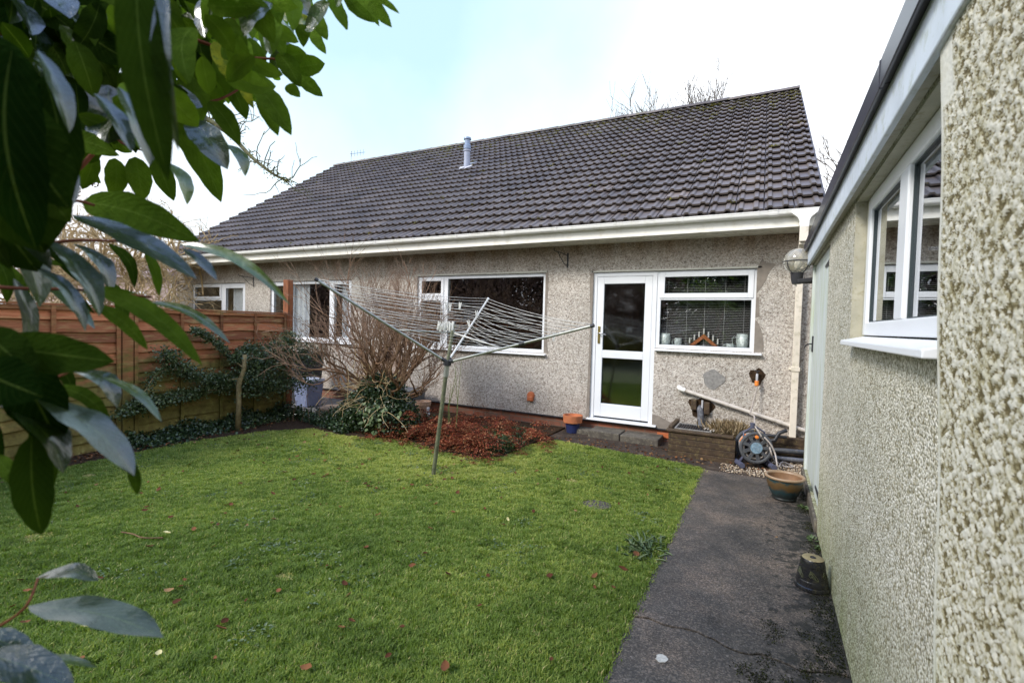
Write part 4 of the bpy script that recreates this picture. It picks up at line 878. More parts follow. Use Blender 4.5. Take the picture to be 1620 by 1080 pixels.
mb=MB(); disc(mb,rc-fn*.20,.175,.018); mb.build('drum_flange','reel_grey',t)
MB().lathe([(.085,-.20),(.085,-.01)],rc,24,axis=tuple(fn)).build('drum','reel_feet',t,smooth=True)
mb=MB(); rg=random.Random(8)
for k in range(11):
    z=-.018-k*.0155; rr=.125+.012*(k%2)
    mb.tube([rc+fx*rr*math.cos(a)+fz*rr*math.sin(a)+fn*(z+.004*math.sin(a+k)) for a in [2*PI*j/28 for j in range(29)]],.0085,6,cap=False)
mb.build('wound_hose','hose_grey',t,smooth=True)
MB().lathe([(0,.0),(.062,0),(.062,.004),(0,.004)],rc+fn*.0135,28,axis=tuple(fn)).build('badge','sticker_blue',t)
for aa,rr in ((PI/2,.122),): MB().lathe([(0,.0),(.018,0),(.018,.02),(0,.024)],rc+fx*rr*math.cos(aa)+fz*rr*math.sin(aa)+fn*.008,16,axis=tuple(fn)).build('crank_knob','orange_plastic',t,smooth='auto')
for sx_ in (-1,1):
    a=rc-fn*.10+fx*.02*sx_+Vector((0,0,.02)); b_=Vector((rc.x,rc.y,0))+fx*.165*sx_
    for q in (.055,-.14): 
        MB().tube([rc+fn*(q-.09)+fx*.06*sx_+Vector((0,0,-.02)),b_+fn*(q-.09)+Vector((0,0,.03))],[.012,.016],8).build('leg','reel_feet',t,smooth=True)
    MB().tube([b_+fn*.10+Vector((0,0,.028)),b_-fn*.34+Vector((0,0,.028))],.030,12).build('foot','reel_feet',t,smooth='auto')
mb=MB(); mb.tube([rc+fn*-.02+fx*-.13+Vector((0,0,.02)),rc+fn*-.05+fx*-.12+Vector((0,0,.16)),rc+fn*-.09+Vector((0,0,.235)),rc+fn*-.12+fx*.12+Vector((0,0,.16)),rc+fn*-.15+fx*.14+Vector((0,0,.0))],.011,8); mb.build('carry_frame','reel_feet',t,smooth=True)
MB().tube([rc+fx*-.15+fn*-.05+Vector((0,0,.05)),rc+fx*-.10+fn*-.05+Vector((0,0,.14))],.016,8).build('grip','orange_plastic',t,smooth=True)
mb=MB(); top=rc+Vector((-.02,-.0,.235))-fn*.08; mb.tube([top-Vector((0,0,.03)),top+Vector((0,0,.03))],.026,10); mb.build('hose_guide','reel_feet',t,smooth='auto')
hose=MB(); p0=Vector((-.10,D-.085,.845)); hose.tube([p0,p0+Vector((0,0,-.06)),p0+Vector((-.03,-.05,-.20)),p0+Vector((-.055,-.18,-.33)),top+Vector((.012,.05,.10)),top+Vector((.02,.0,.0)),rc+Vector((.05,-.04,.14))],.0088,8)
o=hose.build('garden_hose','hose_grey',smooth=True,org=p0); tag(o,'grey hose hanging from the tap down to the reel','hose')
hose=MB(); q0=rc+fx*.08+Vector((0,-.03,.13)); pts=[q0,rc+fx*.15+Vector((0,-.06,.06)),rc+fx*.20+Vector((0,-.08,-.04)),Vector((rc.x+.22,rc.y-.1,.06)),onZ(1238,730,.012),onZ(1254,738,.012),onZ(1240,737,.012),onZ(1224,727,.03),rc+fx*.17+Vector((0,-.03,-.07)),rc+fx*.14+Vector((0,-.02,.02))]
def smoothpts(P,k=4):
    out=[]
    for i in range(len(P)-1):
        a=P[max(i-1,0)];b=P[i];c=P[i+1];d=P[min(i+2,len(P)-1)]
        for j in range(k): t_=j/k; out.append(.5*((2*b)+(c-a)*t_+(2*a-5*b+4*c-d)*t_*t_+(3*b-a-3*c+d)*t_**3))
    return out+[P[-1]]
hose.tube(smoothpts(pts),.0085,8); o=hose.build('garden_hose','hose_grey',smooth=True,org=q0); tag(o,'loop of grey hose trailing from the reel over the gravel','hose')

# ------------------------------------------------------------------ pots
def pot_thing(c,label): return thing('plant_pot',c,label,'plant pot')
c=Vector((-2.44,6.56,-.01)); t=pot_thing(c,'terracotta pot painted dark blue below its rim, left of the door')
MB().lathe([(0,0),(.085,0),(.108,.145),(.108,.15)],c,28).build('body','blue_glaze',t,smooth='auto'); MB().lathe([(.109,.145),(.135,.148),(.142,.25),(.13,.252),(.115,.18),(0,.175)],c,28).build('rim','terracotta',t,smooth='auto')
c=Vector((.185,5.02,0)); k_=.76; t=pot_thing(c,'wide empty glazed pot with teal and ochre bands by the garage door')
prof=[(0,0),(.125,0),(.135,.02),(.13,.035),(.17,.12),(.193,.20),(.196,.25)]
MB().lathe([(a_*k_,b_*k_) for a_,b_ in prof],c,40).build('body','banded_glaze',t,smooth='auto')
MB().lathe([(a_*k_,b_*k_) for a_,b_ in [(.196,.249),(.216,.262),(.219,.277),(.208,.288),(.186,.281),(.183,.264)]],c,40).build('rim','pot_rim',t,smooth=True)
MB().lathe([(a_*k_,b_*k_) for a_,b_ in [(.184,.268),(.180,.20),(.155,.13),(0,.12)]],c,40).build('inside','pot_inside',t,smooth=True)
c=Vector((.288,3.36,0)); k_=.76; t=pot_thing(c,'dark glazed pot standing upside down on the path')
MB().lathe([(a_*k_,b_*k_) for a_,b_ in [(0,.235),(.02,.235),(.02,.238)]],c,32).build('drain_hole','black_iron',t)
MB().lathe([(a_*k_,b_*k_) for a_,b_ in [(.118,0),(.122,.008),(.118,.026),(.110,.032),(.110,.070),(.107,.074),(.105,.080),(.088,.170),(.086,.176),(.088,.182),(.086,.19),(.080,.222),(.074,.232)]],c,40).build('body','dark_glaze',t,smooth='auto')
MB().lathe([(a_*k_,b_*k_) for a_,b_ in [(.0745,.2315),(.070,.236),(.021,.234)]],c,40).build('base','pot_base_tan',t,smooth=True)
mb=MB()
for j in range(6):
    a0=2*PI*j/6+3.6
    for k in range(3):
        pts=[]
        for q in range(18):
            a=2*PI*q/17; rr=.010+.007*k; ang=a0+rr*math.cos(a+k)/.1*1.2+(.12*k-.1); z=.126+rr*1.3*math.sin(a); R2=.105-(z-.08)*.19+.001; pts.append(c+Vector((R2*math.cos(ang),R2*math.sin(ang),z))*k_)
        mb.tube(pts,.0014,4,cap=False)
mb.build('moulded_pattern','pot_pattern',t,smooth=True)
c=Vector((-4.80,6.12,0)); t=pot_thing(c,'pale weathered terracotta pot behind the red bracken'); MB().lathe([(0,0),(.08,0),(.11,.20),(.112,.205),(.125,.207),(.13,.27),(.12,.272),(.105,.21),(0,.205)],c,28).build('body','terracotta_pale',t,smooth='auto')
MB().lathe([(0,.232),(.116,.232)],c,24).build('soil','soil',t)
# dark planter and small white figure beside it
c=Vector((-5.35,6.42,0)); t=thing('plastic_tub',c,'dark grey plastic tub against the wall behind the bare shrub','tub'); 
def tub(mb,c,w0,w1,d0,d1,h,ex=.0):
    vs=[]
    for (w_,d_,z) in ((w0,d0,0),(w1,d1,h)):
        for sx,sy in ((-1,-1),(1,-1),(1,1),(-1,1)): vs.append(c+Vector((sx*w_,sy*d_,z)))
    mb.add(vs,[(0,1,2,3),(4,5,6,7),(0,1,5,4),(1,2,6,5),(2,3,7,6),(3,0,4,7)])
mb=MB(); tub(mb,c,.20,.24,.14,.17,.36); mb.build('body','grey_bin',t,bevel=.02); mb=MB(); tub(mb,c+Vector((0,0,.361)),.255,.255,.185,.185,.03); mb.build('lid','grey_bin',t,bevel=.01)
c=Vector((-4.62,6.02,0)); t=thing('garden_ornament',c,'small white ornament standing beside the pale terracotta pot','ornament'); MB().lathe([(0,0),(.035,0),(.028,.05),(.034,.10),(.02,.14),(.026,.17),(.018,.20),(0,.205)],c,14).build('figure','lead',t,smooth=True)
# blue bin behind the orange post
c=Vector((-7.12,5.85,-.01)); t=thing('storage_box',c,'blue grey plastic box with pale lid beside the orange post','box')
mb=MB(); tub(mb,c,.145,.185,.15,.18,.44); mb.build('body','blue_bin',t,bevel=.02); mb=MB(); tub(mb,c+Vector((0,0,.441)),.205,.20,.195,.185,.05); mb.build('lid','bin_lid',t,bevel=.012)
c=Vector((-7.62,6.1,-.01)); t=thing('wheelie_bin',c,'black bin standing left of the blue storage box','bin'); mb=MB(); tub(mb,c,.22,.28,.22,.28,.85); mb.build('body','black_plastic',t,bevel=.02); mb=MB(); tub(mb,c+Vector((0,0,.851)),.29,.28,.30,.28,.06); mb.build('lid','black_plastic',t,bevel=.012)
o=MB().prism([(-6.35,5.38,0),(-5.95,5.50,0),(-5.55,5.75,0),(-5.65,6.1,0),(-6.2,6.0,0),(-6.5,5.7,0)],(0,0,.10)).build('stone_slab','sandstone',bevel=.02,org=(-6,5.7,0)); tag(o,'sandy paving slab lying beside the bare shrub','stone')
o=MB().prism([(onZ(945,798).x+.13*math.cos(t_)*(1+.12*math.sin(2*t_)),onZ(945,798).y+.10*math.sin(t_),-.015) for t_ in [2*PI*k/14 for k in range(14)]],(0,0,.018)).build('stepping_stone','path_concrete',org=onZ(945,798)); tag(o,'flat dark stone sunk into the lawn','stone')
c=onZ(1047,1041); rg=random.Random(5)
o=MB().prism([(c.x+.026*math.cos(t_)*rg.uniform(.85,1.12),c.y+.030*math.sin(t_)*rg.uniform(.85,1.1),-.0005) for t_ in [2*PI*k/26 for k in range(26)]],(0,0,.0025)).build('lichen_spot','lichen',org=c); tag(o,'round white lichen spot on the path','lichen')
# gravel
rng=np.random.default_rng(8); n=2600; x=rng.uniform(-.42,.55,n); y=rng.uniform(5.62,6.6,n)
k=(y>5.72-.1*rng.random(n)) & ((x>.08)|(y<6.02)) & (rng.random(n)<np.where((y<6.0)&(x<.1),.7,1)); x=x[k];y=y[k];n=len(x)
base=np.array([[1,0,0],[-1,0,0],[0,1,0],[0,-1,0],[0,0,1],[0,0,-1]],float); sc=rng.uniform(.006,.013,(n,1,1))*rng.uniform(.6,1.2,(n,1,3)); th=rng.uniform(0,PI,n)
Vb=base[None]*sc; c_,s_=np.cos(th)[:,None],np.sin(th)[:,None]; V=np.stack([Vb[...,0]*c_-Vb[...,1]*s_,Vb[...,0]*s_+Vb[...,1]*c_,Vb[...,2]],-1)+np.stack([x,y,np.full(n,-.008)],1)[:,None]
F=(np.arange(n)[:,None,None]*6+np.array([[0,2,4],[2,1,4],[1,3,4],[3,0,4],[2,0,5],[1,2,5],[3,1,5],[0,3,5]])[None]).reshape(-1,3)
tag(bulk('gravel',V.reshape(-1,3),F,np.repeat(rng.random(n),8),'gravel',smooth=False),kind='stuff')

# ------------------------------------------------------------------ fence
A=np.array([-6.466,2.312]); dF=np.array([-.0932,.9957]); nF=np.array([.9957,.0932])
def fp3(s,n,z): p=A+dF*s+nF*n; return Vector((p[0],p[1],z))
Fz=thing('panel_fence',fp3(.5,0,0),'weathered orange brown lap panel fence greened with algae','fence')
rg=random.Random(12)
def panel(s0,s1):
    N=13; hgt=1.575; mb=MB(); ph=[rg.uniform(0,6) for _ in range(60)]
    for k in range(N):
        z0=hgt*k/N+.0; seg=40; vs=[]; a1,a2,f1,f2=rg.uniform(.003,.016),rg.uniform(.002,.010),rg.uniform(2,5),rg.uniform(6,13)
        def zb(s): return z0-.012+a1*math.sin(s*f1+ph[k])+a2*math.sin(s*f2+ph[k+20])
        bow=rg.uniform(-.004,.006)
        for i in range(seg+1):
            s=s0+(s1-s0)*i/seg; w_=bow*math.sin(PI*(s-s0)/(s1-s0)*3)
            z=zb(s); zt_=z0+hgt/N+.004
            vs+=[fp3(s,.000,z+.006),fp3(s,.020+w_,z),fp3(s,.018+w_,z+.016),fp3(s,-.006,zt_)]
        mb.add(vs,[f for i in range(seg) for f in ((i*4,i*4+4,i*4+5,i*4+1),(i*4+1,i*4+5,i*4+6,i*4+2),(i*4+2,i*4+6,i*4+7,i*4+3))])
        mb.add([fp3(s0,-.02,z0),fp3(s1,-.02,z0),fp3(s1,-.006,z0+hgt/N),fp3(s0,-.006,z0+hgt/N)],[(0,1,2,3)])
    p=mb.build('slat_panel','fence_wood',Fz)
    nb=max(2,int(round((s1-s0)/.53))+1)
    for i in range(nb):
        s=s0+.02+(s1-s0-.04)*i/(nb-1); b2=MB(); a=[fp3(s-.02,.0225,.0),fp3(s+.02,.0225,.0),fp3(s+.02,.042,.0),fp3(s-.02,.042,.0)]; b2.prism(a,(0,0,hgt+.01)); b2.build('batten','post_wood',Fz,bevel=.003)
    b2=MB(); b2.prism([fp3(s0,-.03,hgt+.012),fp3(s1,-.03,hgt+.012),fp3(s1,.045,hgt+.012),fp3(s0,.045,hgt+.012)],(0,0,.022)); b2.build('capping','fence_wood',Fz,bevel=.003)
    b2=MB(); b2.prism([fp3(s0,.0155,hgt-.035),fp3(s1,.0155,hgt-.035),fp3(s1,.0335,hgt-.035),fp3(s0,.0335,hgt-.035)],(0,0,.044)); b2.build('top_rail','post_wood',Fz,bevel=.003)
panel(.60,2.76); panel(-1.33,.46); panel(-3.3,-1.44)
for s in (.53,-1.385):
    mb=MB(); mb.prism([fp3(s-.055,-.05,-.05),fp3(s+.055,-.05,-.05),fp3(s+.055,.05,-.05),fp3(s-.055,.05,-.05)],(0,0,1.68 if s<0 else 1.66)); mb.build('post','post_wood',Fz,bevel=.005)
mb=MB(); mb.prism([fp3(2.77,-.05,-.05),fp3(2.87,-.05,-.05),fp3(2.87,.055,-.05),fp3(2.77,.055,-.05)],(0,0,2.18)); tag(mb.build('post','orange_post',Fz,bevel=.006),'taller orange timber post at the end of the fence')

# ------------------------------------------------------------------ rotary washing line
b0=Vector((-2.88,3.852,-.03)); hub=dep(708,573,4.68); top=dep(718,510,4.70); tips=[dep(500,442,4.2),dep(938,515,4.0),dep(772,473,5.9)]
W=thing('rotary_washing_line',b0,'leaning rotary washing line with three arms standing on the lawn','washing line')
ax=(top-b0).normalized()
MB().tube([b0,hub-ax*.10],[.0215,.0205],14).build('pole','pole_green',W,smooth='auto')
MB().tube([hub-ax*.14,hub-ax*.02],.026,14).build('collar','aluminium',W,smooth='auto')
MB().tube([hub-ax*.02,top],.017,12).build('upper_pole','pole_green',W,smooth='auto')
mb=MB(); mb.tube([hub-ax*.03,hub+ax*.02],.040,8); 
for tp in tips: d=(tp-hub).normalized(); mb.tube([hub+d*.0,hub+d*.07],.020,6)
mb.build('hub','black_plastic',W)
MB().tube([top-ax*.02,top+ax*.01],.022,10).build('end_cap','black_plastic',W)
for i,tp in enumerate(tips):
    a=MB().tube([hub+(tp-hub).normalized()*.03,tp],.0125 if i<2 else .011,10).build('arm','aluminium' if i<2 else 'line_cord',W,smooth='auto'); d=(tp-hub).normalized()
    MB().tube([tp-d*.02,tp+d*.012],.0155,10).build('end_cap','black_plastic' if i<2 else 'peg_white',a)
slide=top-ax*.10
MB().tube([slide-ax*.03,slide+ax*.03],.024,10).build('runner','aluminium',W)
for i,tp in enumerate(tips):
    MB().tube([slide,hub.lerp(tp,.42)],.0065,8).build('strut','line_cord' if i else 'aluminium',W,smooth=True)
d=(tips[1]-hub); p=hub+d*.55; MB().tube([p-d.normalized()*.025,p+d.normalized()*.025],.02,8).build('joint','black_plastic',W)
rg=random.Random(6)
for k in range(13):
    f=.36+.63*k/12; P=[hub.lerp(tp,f)+Vector((0,0,.012)) for tp in tips]; mb=MB(); pts=[]
    for i in range(3):
        a=P[i]; b_=P[(i+1)%3]; sag=rg.uniform(.004,.03)+.012*(b_-a).length*rg.random()
        for j in range(10): q=j/10; pts.append(a.lerp(b_,q)-Vector((0,0,sag*4*q*(1-q))))
    pts.append(pts[0]); mb.tube(pts,.0019,5,cap=False); mb.build('line','line_cord',W,smooth=True)
# pegs, each hung over a line
def peg(p,rot=0.,tilt=0.):
    R=Matrix.Rotation(rot,3,'Z')@Matrix.Rotation(tilt,3,'Y'); ax_,ay_,az_=R@Vector((1,0,0)),R@Vector((0,1,0)),R@Vector((0,0,1))
    mb=MB(); mb.obox(p+ax_*.007-az_*.02,ax_,ay_,(az_+ax_*.10).normalized(),.0045,.006,.040); mb.obox(p-ax_*.007-az_*.02,ax_,ay_,(az_-ax_*.10).normalized(),.0045,.006,.040); mb.tube([p-az_*.012-ay_*.008,p-az_*.012+ay_*.008],.006,6)
    return mb.build('clothes_peg','peg_white',org=p)
def lp(i,f,q): a=hub.lerp(tips[i],f); b_=hub.lerp(tips[(i+1)%3],f); return a.lerp(b_,q)+Vector((0,0,-.004))
pegs=[(dep(695+i*3.6,512+(i%2)*2,4.35),.3*i) for i in range(7)]+[(dep(712,483,5.3),.3),(dep(706,481,5.3),1.),(dep(728,481,5.4),.2),(dep(754,494,5.4),.8),(dep(741,509,5.2),.4),(dep(877,529,4.4),.5)]
for i,(p,a) in enumerate(pegs):
    o=peg(p,a,rg.uniform(-.3,.3)); tag(o,'white clothes peg clipped on the washing line','clothes peg','white pegs on the washing line')

# ------------------------------------------------------------------ planting
# bare many-stemmed shrub with ivy at its foot
rg=random.Random(21); B0=Vector((-4.74,5.15,0))
t=thing('bare_shrub',B0,'bare many-stemmed brown shrub before the picture window','shrub')
mb=MB(); mt=MB()
for k in range(40):
    a=rg.uniform(-PI,PI); sp_=rg.uniform(.1,2.1); d=Vector((math.cos(a)*sp_*1.3,math.sin(a)*sp_*.55,1.)).normalized()
    p=B0+Vector((math.cos(a)*.20,math.sin(a)*.12,.38+.2*rg.random()))
    ln=rg.uniform(.60,1.0)*(1 if sp_<1.2 else .95)
    tp=[]; grow(mb,p,d,ln,rg.uniform(.014,.026),1,rg,.70,(1,3),(.5,.8),.7,.05,6,6,tp,.7,.35)
    for (q,dd,lv) in tp:
        for j in range(4):
            grow(mt,q,(dd+Vector((0,0,.45))+Vector((rg.uniform(-.4,.4),rg.uniform(-.3,.3),0))).normalized(),rg.uniform(.25,.66),.0046,2,rg,.45,(2,3),(.45,.75),.6,.04,4,5,None,.66,.25)
mb.build('stems','bark_brown',t,smooth=True); mt.build('twigs','bark_twig',t,smooth=True)
mb=MB()
for k in range(34):   # lower arching and dead twigs
    a=rg.uniform(PI*.9,PI*2.1); d=Vector((math.cos(a),math.sin(a)*.6,rg.uniform(-.1,.45))).normalized(); grow(mb,B0+Vector((0,-.1,.50+rg.uniform(-.1,.18))),d,rg.uniform(.35,.75),.007,1,rg,.6,(1,3),(.4,.8),.8,-.02,5,6)
mb.build('low_branches','bark_tan',t,smooth=True)
def ivy(name,cents,n,size,m,label,cat,rngseed,org,wr=.85):
    rng=np.random.default_rng(rngseed); tot=sum(c[6] for c in cents); Ps=[];Ns=[]
    for (x,y,z,rx,ry,rz,wt) in cents:
        k=int(n*wt/tot); u=unit(rng.normal(size=(k,3))); rr=rng.uniform(.55,1.05,(k,1)); q=u*rr*np.array([rx,ry,rz])+np.array([x,y,z]); Ps.append(q); Ns.append(u)
    P=np.concatenate(Ps);N=np.concatenate(Ns)+rng.normal(size=(len(np.concatenate(Ps)),3))*.55; k=P[:,2]>.0; P=P[k];N=N[k]
    Dn=rng.normal(size=P.shape)+np.array([0,0,-.6]); L_=rng.uniform(.6,1.25,len(P))*size
    o=leaves(name,P,Dn,N,L_,L_*wr,m,None,R=np.clip(rng.beta(1.6,3.2,len(P))*1.15,0,1),rng=rng,org=org); tag(o,label,cat); return o
ivy('ivy',[(-4.85,5.02,.24,.48,.34,.36,3.4),(-4.45,5.0,.24,.40,.32,.34,3),(-4.72,5.1,.58,.34,.28,.24,2),(-5.3,5.0,.10,.34,.28,.20,1.2),(-4.15,4.98,.12,.25,.22,.18,1)],14000,.038,'ivy_leaf','mound of dark ivy round the foot of the bare shrub','ivy',3,(-4.5,5.1,0))
rng=np.random.default_rng(77); n=70; P=np.stack([rng.normal(-4.45,.13,n),rng.uniform(4.63,4.75,n),rng.uniform(.08,.45,n)],1)
P[:,1]-=.02; o=leaves('bramble',P,rng.normal(size=(n,3))+[0,-.3,-.2],np.array([0,-1,.8])+rng.normal(size=(n,3))*.3,rng.uniform(.05,.085,n),.045,'weed_leaf',R=rng.uniform(.5,1,n),rng=rng,org=(-4.3,4.7,0)); tag(o,'pale green broad leaves on the front of the ivy mound','plant')
def ivy_strip():
    rng=np.random.default_rng(9); n=6500; s=rng.uniform(.45,2.9,n); off=np.abs(rng.normal(0,.17,n))+.02; p=A[None]+dF[None]*s[:,None]+nF[None]*off[:,None]
    z=rng.uniform(0,1,n)**1.6*(.16*np.exp(-off/.2)+.05)*(.7+.6*np.sin(s*4)**2); P=np.stack([p[:,0],p[:,1],z],1)
    N=np.array([.3,-.3,1.])+rng.normal(size=(n,3))*.5; L_=rng.uniform(.022,.046,n)
    o=leaves('ivy',P,rng.normal(size=(n,3)),N,L_,L_*.8,'ivy_leaf',R=np.clip(rng.beta(1.8,3,n)*1.2,0,1),rng=rng,org=(-6.5,4,0)); tag(o,'low dark ivy growing along the foot of the fence','ivy')
    n=2600; x=rng.uniform(-6.5,-4.9,n); y=4.72+(x+5.5)*(-.25)+np.abs(rng.normal(0,.20,n)); P=np.stack([x,y,rng.random(n)**2*.14],1); L_=rng.uniform(.02,.045,n)
    o=leaves('ground_ivy',P,rng.normal(size=(n,3)),np.array([0,-.3,1.])+rng.normal(size=(n,3))*.5,L_,L_*.8,'ivy_leaf',R=np.clip(rng.beta(2,2.6,n)*1.2,0,1),rng=rng,org=(-5.7,4.8,0)); tag(o,'low ivy between the orange post and the bare shrub','ivy')
ivy_strip()
# cut-back shrub by the fence
rg=random.Random(31); C0=Vector((-6.22,3.99,0)); t=thing('cotoneaster',C0,'small leaved evergreen shrub with a pruned trunk against the fence','shrub')
mb=MB(); mb.tube([C0,C0+Vector((0,.01,.35)),C0+Vector((-.02,.02,.62)),C0+Vector((.03,.06,.82)),C0+Vector((.03,.07,1.02))],[.038,.032,.034,.026,.027],8)
arms=[]
def arm(P,r=.013): mb.tube(smoothpts([Vector(p) for p in P],4),[r*(1-.6*i/(4*(len(P)-1))) for i in range(4*(len(P)-1)+1)],6); arms.append(smoothpts([Vector(p) for p in P],6))
def F2(u,v,n=.18):
    r=ray(u,v); o=np.array([0,0,CH]); nn=np.array([nF[0],nF[1],0]); a0=np.array([A[0],A[1],0])+nn*n; t_=((a0-o)@nn)/(r@nn); return Vector(o+r*t_)
k0=C0+Vector((0,.02,.70))
arm([k0,F2(350,602),F2(330,600),F2(290,585),F2(262,560)]); arm([k0,F2(355,615),F2(320,617)]); arm([C0+Vector((.02,.05,.85)),F2(365,565),F2(345,545),F2(325,530),F2(308,523)])
arm([k0,F2(395,590,.3),F2(430,575,.35),F2(470,560,.4),F2(505,560,.45)]); arm([C0+Vector((.02,.05,.9)),F2(410,560,.3),F2(445,545,.35),F2(462,535,.35)]); arm([k0,F2(400,610,.3),F2(440,605,.4),F2(480,600,.45)])
arm([F2(290,585),F2(250,590),F2(215,640),F2(190,655)]); arm([F2(330,622,.1),F2(290,625,.15),F2(245,635,.15),F2(215,645,.15)])
arm([C0+Vector((.02,.05,.95)),F2(380,560,.2),F2(398,548,.2)])
mb.build('trunk','bark_holly',t,smooth=True)
rng=np.random.default_rng(4); Ps=[]
wts=[1.2,.15,.55,2.0,1.0,1.5,.35,1.0,.4]; spr=[.06,.03,.030,.11,.08,.11,.04,.05,.05]
for a_,w_,s_ in zip(arms,wts,spr):
    q=np.array([tuple(p) for p in a_]); k=int(2300*w_); j=rng.integers(max(1,len(q)//6),len(q),k); Ps.append(q[j]+rng.normal(size=(k,3))*s_*np.array([1,1,.8]))
P=np.concatenate(Ps); n=len(P); L_=rng.uniform(.018,.040,n); leaves('foliage',P,rng.normal(size=(n,3)),rng.normal(size=(n,3))+[.2,-.4,.6],L_,L_*.6,'shrub_leaf',t,R=np.clip(rng.beta(1.8,2.6,n)*1.15,0,1),rng=rng)
# bracken patch
rg=random.Random(41); rng=np.random.default_rng(42)
def bracken(cx,cy,rad,nf,label,seed):
    rg=random.Random(seed); P=[];Dn=[];Nn=[];Ls=[]; st=MB()
    t=thing('bracken',(cx,cy,0),label,'fern','clumps of dead red bracken in the bed')
    for k in range(nf):
        a=rg.uniform(0,2*PI); r0=rad*math.sqrt(rg.random()); b=Vector((cx+r0*math.cos(a),cy+r0*math.sin(a)*.6,.0)); a2=rg.uniform(0,2*PI); ln=rg.uniform(.22,.52); h=rg.uniform(.10,.42)*(1-.5*r0/rad)
        d=Vector((math.cos(a2),math.sin(a2),0)); sd_=Vector((-d.y,d.x,0)); pts=[b+d*ln*q+Vector((0,0,h*math.sin(PI*min(1,q*1.08))*1.0+.015)) for q in [i/12 for i in range(13)]]
        st.tube(pts,[.003*(1-.7*i/12) for i in range(13)],4,cap=False)
        for i in range(2,13):
            w_=ln*.40*math.sin(PI*min(1,(i+1)/14))+.012
            for sg in (-1,1):
                base=pts[i]; dirp=(sd_*sg+d*.45+Vector((0,0,-.15+rg.uniform(-.25,.2)))).normalized(); m_=5
                for j in range(m_):
                    q=base+dirp*w_*j/m_; 
                    for s2 in (-1,1): P.append(q); Dn.append((d*s2*.8+dirp*.6+Vector((rg.uniform(-.2,.2),rg.uniform(-.2,.2),rg.uniform(-.4,.2))))); Nn.append(Vector((rg.uniform(-.5,.5),rg.uniform(-.6,.3),1))); Ls.append(.010+w_*.16*(1-j/m_))
    st.build('stalks','bark_red',t)
    leaves('fronds',np.array([tuple(v) for v in P]),np.array([tuple(v) for v in Dn]),np.array([tuple(v) for v in Nn]),np.array(Ls),np.array(Ls)*.42,'bracken',t,rng=np.random.default_rng(seed),fold=.3)
for i,(x,y,r,n,lb) in enumerate([(-3.98,5.05,.34,28,'dead red bracken clump beside the ivy mound'),(-3.45,4.98,.36,30,'dead red bracken clump just right of the washing line pole'),(-2.98,4.90,.24,20,'dead red bracken clump at the front right corner of the bed'),(-3.55,5.55,.36,24,'dead red bracken clump at the back of the bed below the picture window'),(-2.85,5.45,.28,18,'dead red bracken clump nearest the blue based pot'),(-4.15,5.45,.26,22,'dead red bracken clump in front of the pale terracotta pot')]): bracken(x,y,r,n,lb,50+i)
ivy('periwinkle',[(-3.3,5.3,.06,.7,.45,.10,3),(-2.85,5.1,.08,.28,.30,.12,2),(-4.2,5.6,.06,.5,.35,.12,2),(-3.0,5.75,.05,.4,.3,.10,1.2)],6500,.036,'weed_leaf','low green ground cover between the bracken clumps','plant',13,(-3.3,5.3,0),.6)
mb=MB(); rg=random.Random(9)
for k in range(5): x=-3.55+.03*k; mb.tube([(x,5.05,.0),(x+rg.uniform(-.06,.06),5.05,.45),(x+rg.uniform(-.03,.10),5.06,.75+.08*k)],[.006,.005,.003],5)
o=mb.build('canes','stem_green',smooth=True,org=(-3.5,5.05,0)); tag(o,'thin pale green upright stems behind the washing line pole','plant')
mb=MB(); 
for k in range(9): grow(mb,Vector((-3.1-.07*k,5.9,.02)),Vector((rg.uniform(-.5,.5),rg.uniform(-.3,.1),1)),rg.uniform(.2,.42),.0035,1,rg,.4,(2,3),(.4,.7),.7,0,4,4)
o=mb.build('dead_stems','bark_red',smooth=True,org=(-3.4,5.9,0)); tag(o,'thin dead reddish stems standing along the brick plinth','plant')
mb=MB()
for k in range(10): grow(mb,Vector((-6.1+.14*k,4.75+.03*k,.02)),Vector((rg.uniform(-.5,.5),rg.uniform(-.3,.1),1)),rg.uniform(.22,.5),.004,1,rg,.4,(1,3),(.4,.7),.6,0,4,4)
o=mb.build('dead_stems','bark_twig',smooth=True,org=(-5.6,4.8,0)); tag(o,'thin dry stems standing beside the foot of the orange post','plant')
# weed at the path edge
rng=np.random.default_rng(15); c=onZ(1020,868); n=130; a=rng.uniform(0,2*PI,n); P=np.stack([c.x+rng.normal(0,.05,n),c.y+rng.normal(0,.09,n),np.full(n,.0)],1)
o=leaves('weed',P,np.stack([np.cos(a),np.sin(a),rng.uniform(.15,.9,n)],1),np.array([0,0,1.])+rng.normal(size=(n,3))*.3,rng.uniform(.05,.11,n),.014,'weed_leaf',rng=rng,org=c); tag(o,'grey green weed with dead leaves growing at the edge of the path','plant')
for (u,v,lb) in ((1272,803,'small green weed at the foot of the garage door'),(1280,852,'small green seedling on the path by the garage wall'),(1296,868,'tiny weed in the crack between path and garage wall')):
    c=onZ(u,v); n=22; a=rng.uniform(0,2*PI,n); P=np.stack([c.x+rng.normal(0,.012,n),c.y+rng.normal(0,.02,n),np.full(n,.0)],1)
    o=leaves('weed',P,np.stack([np.cos(a),np.sin(a),rng.uniform(.2,1.1,n)],1),np.array([0,0,1.])+rng.normal(size=(n,3))*.3,rng.uniform(.02,.05,n),.015,'weed_leaf',R=rng.uniform(.4,.9,n),rng=rng,org=c); tag(o,lb,'weed')

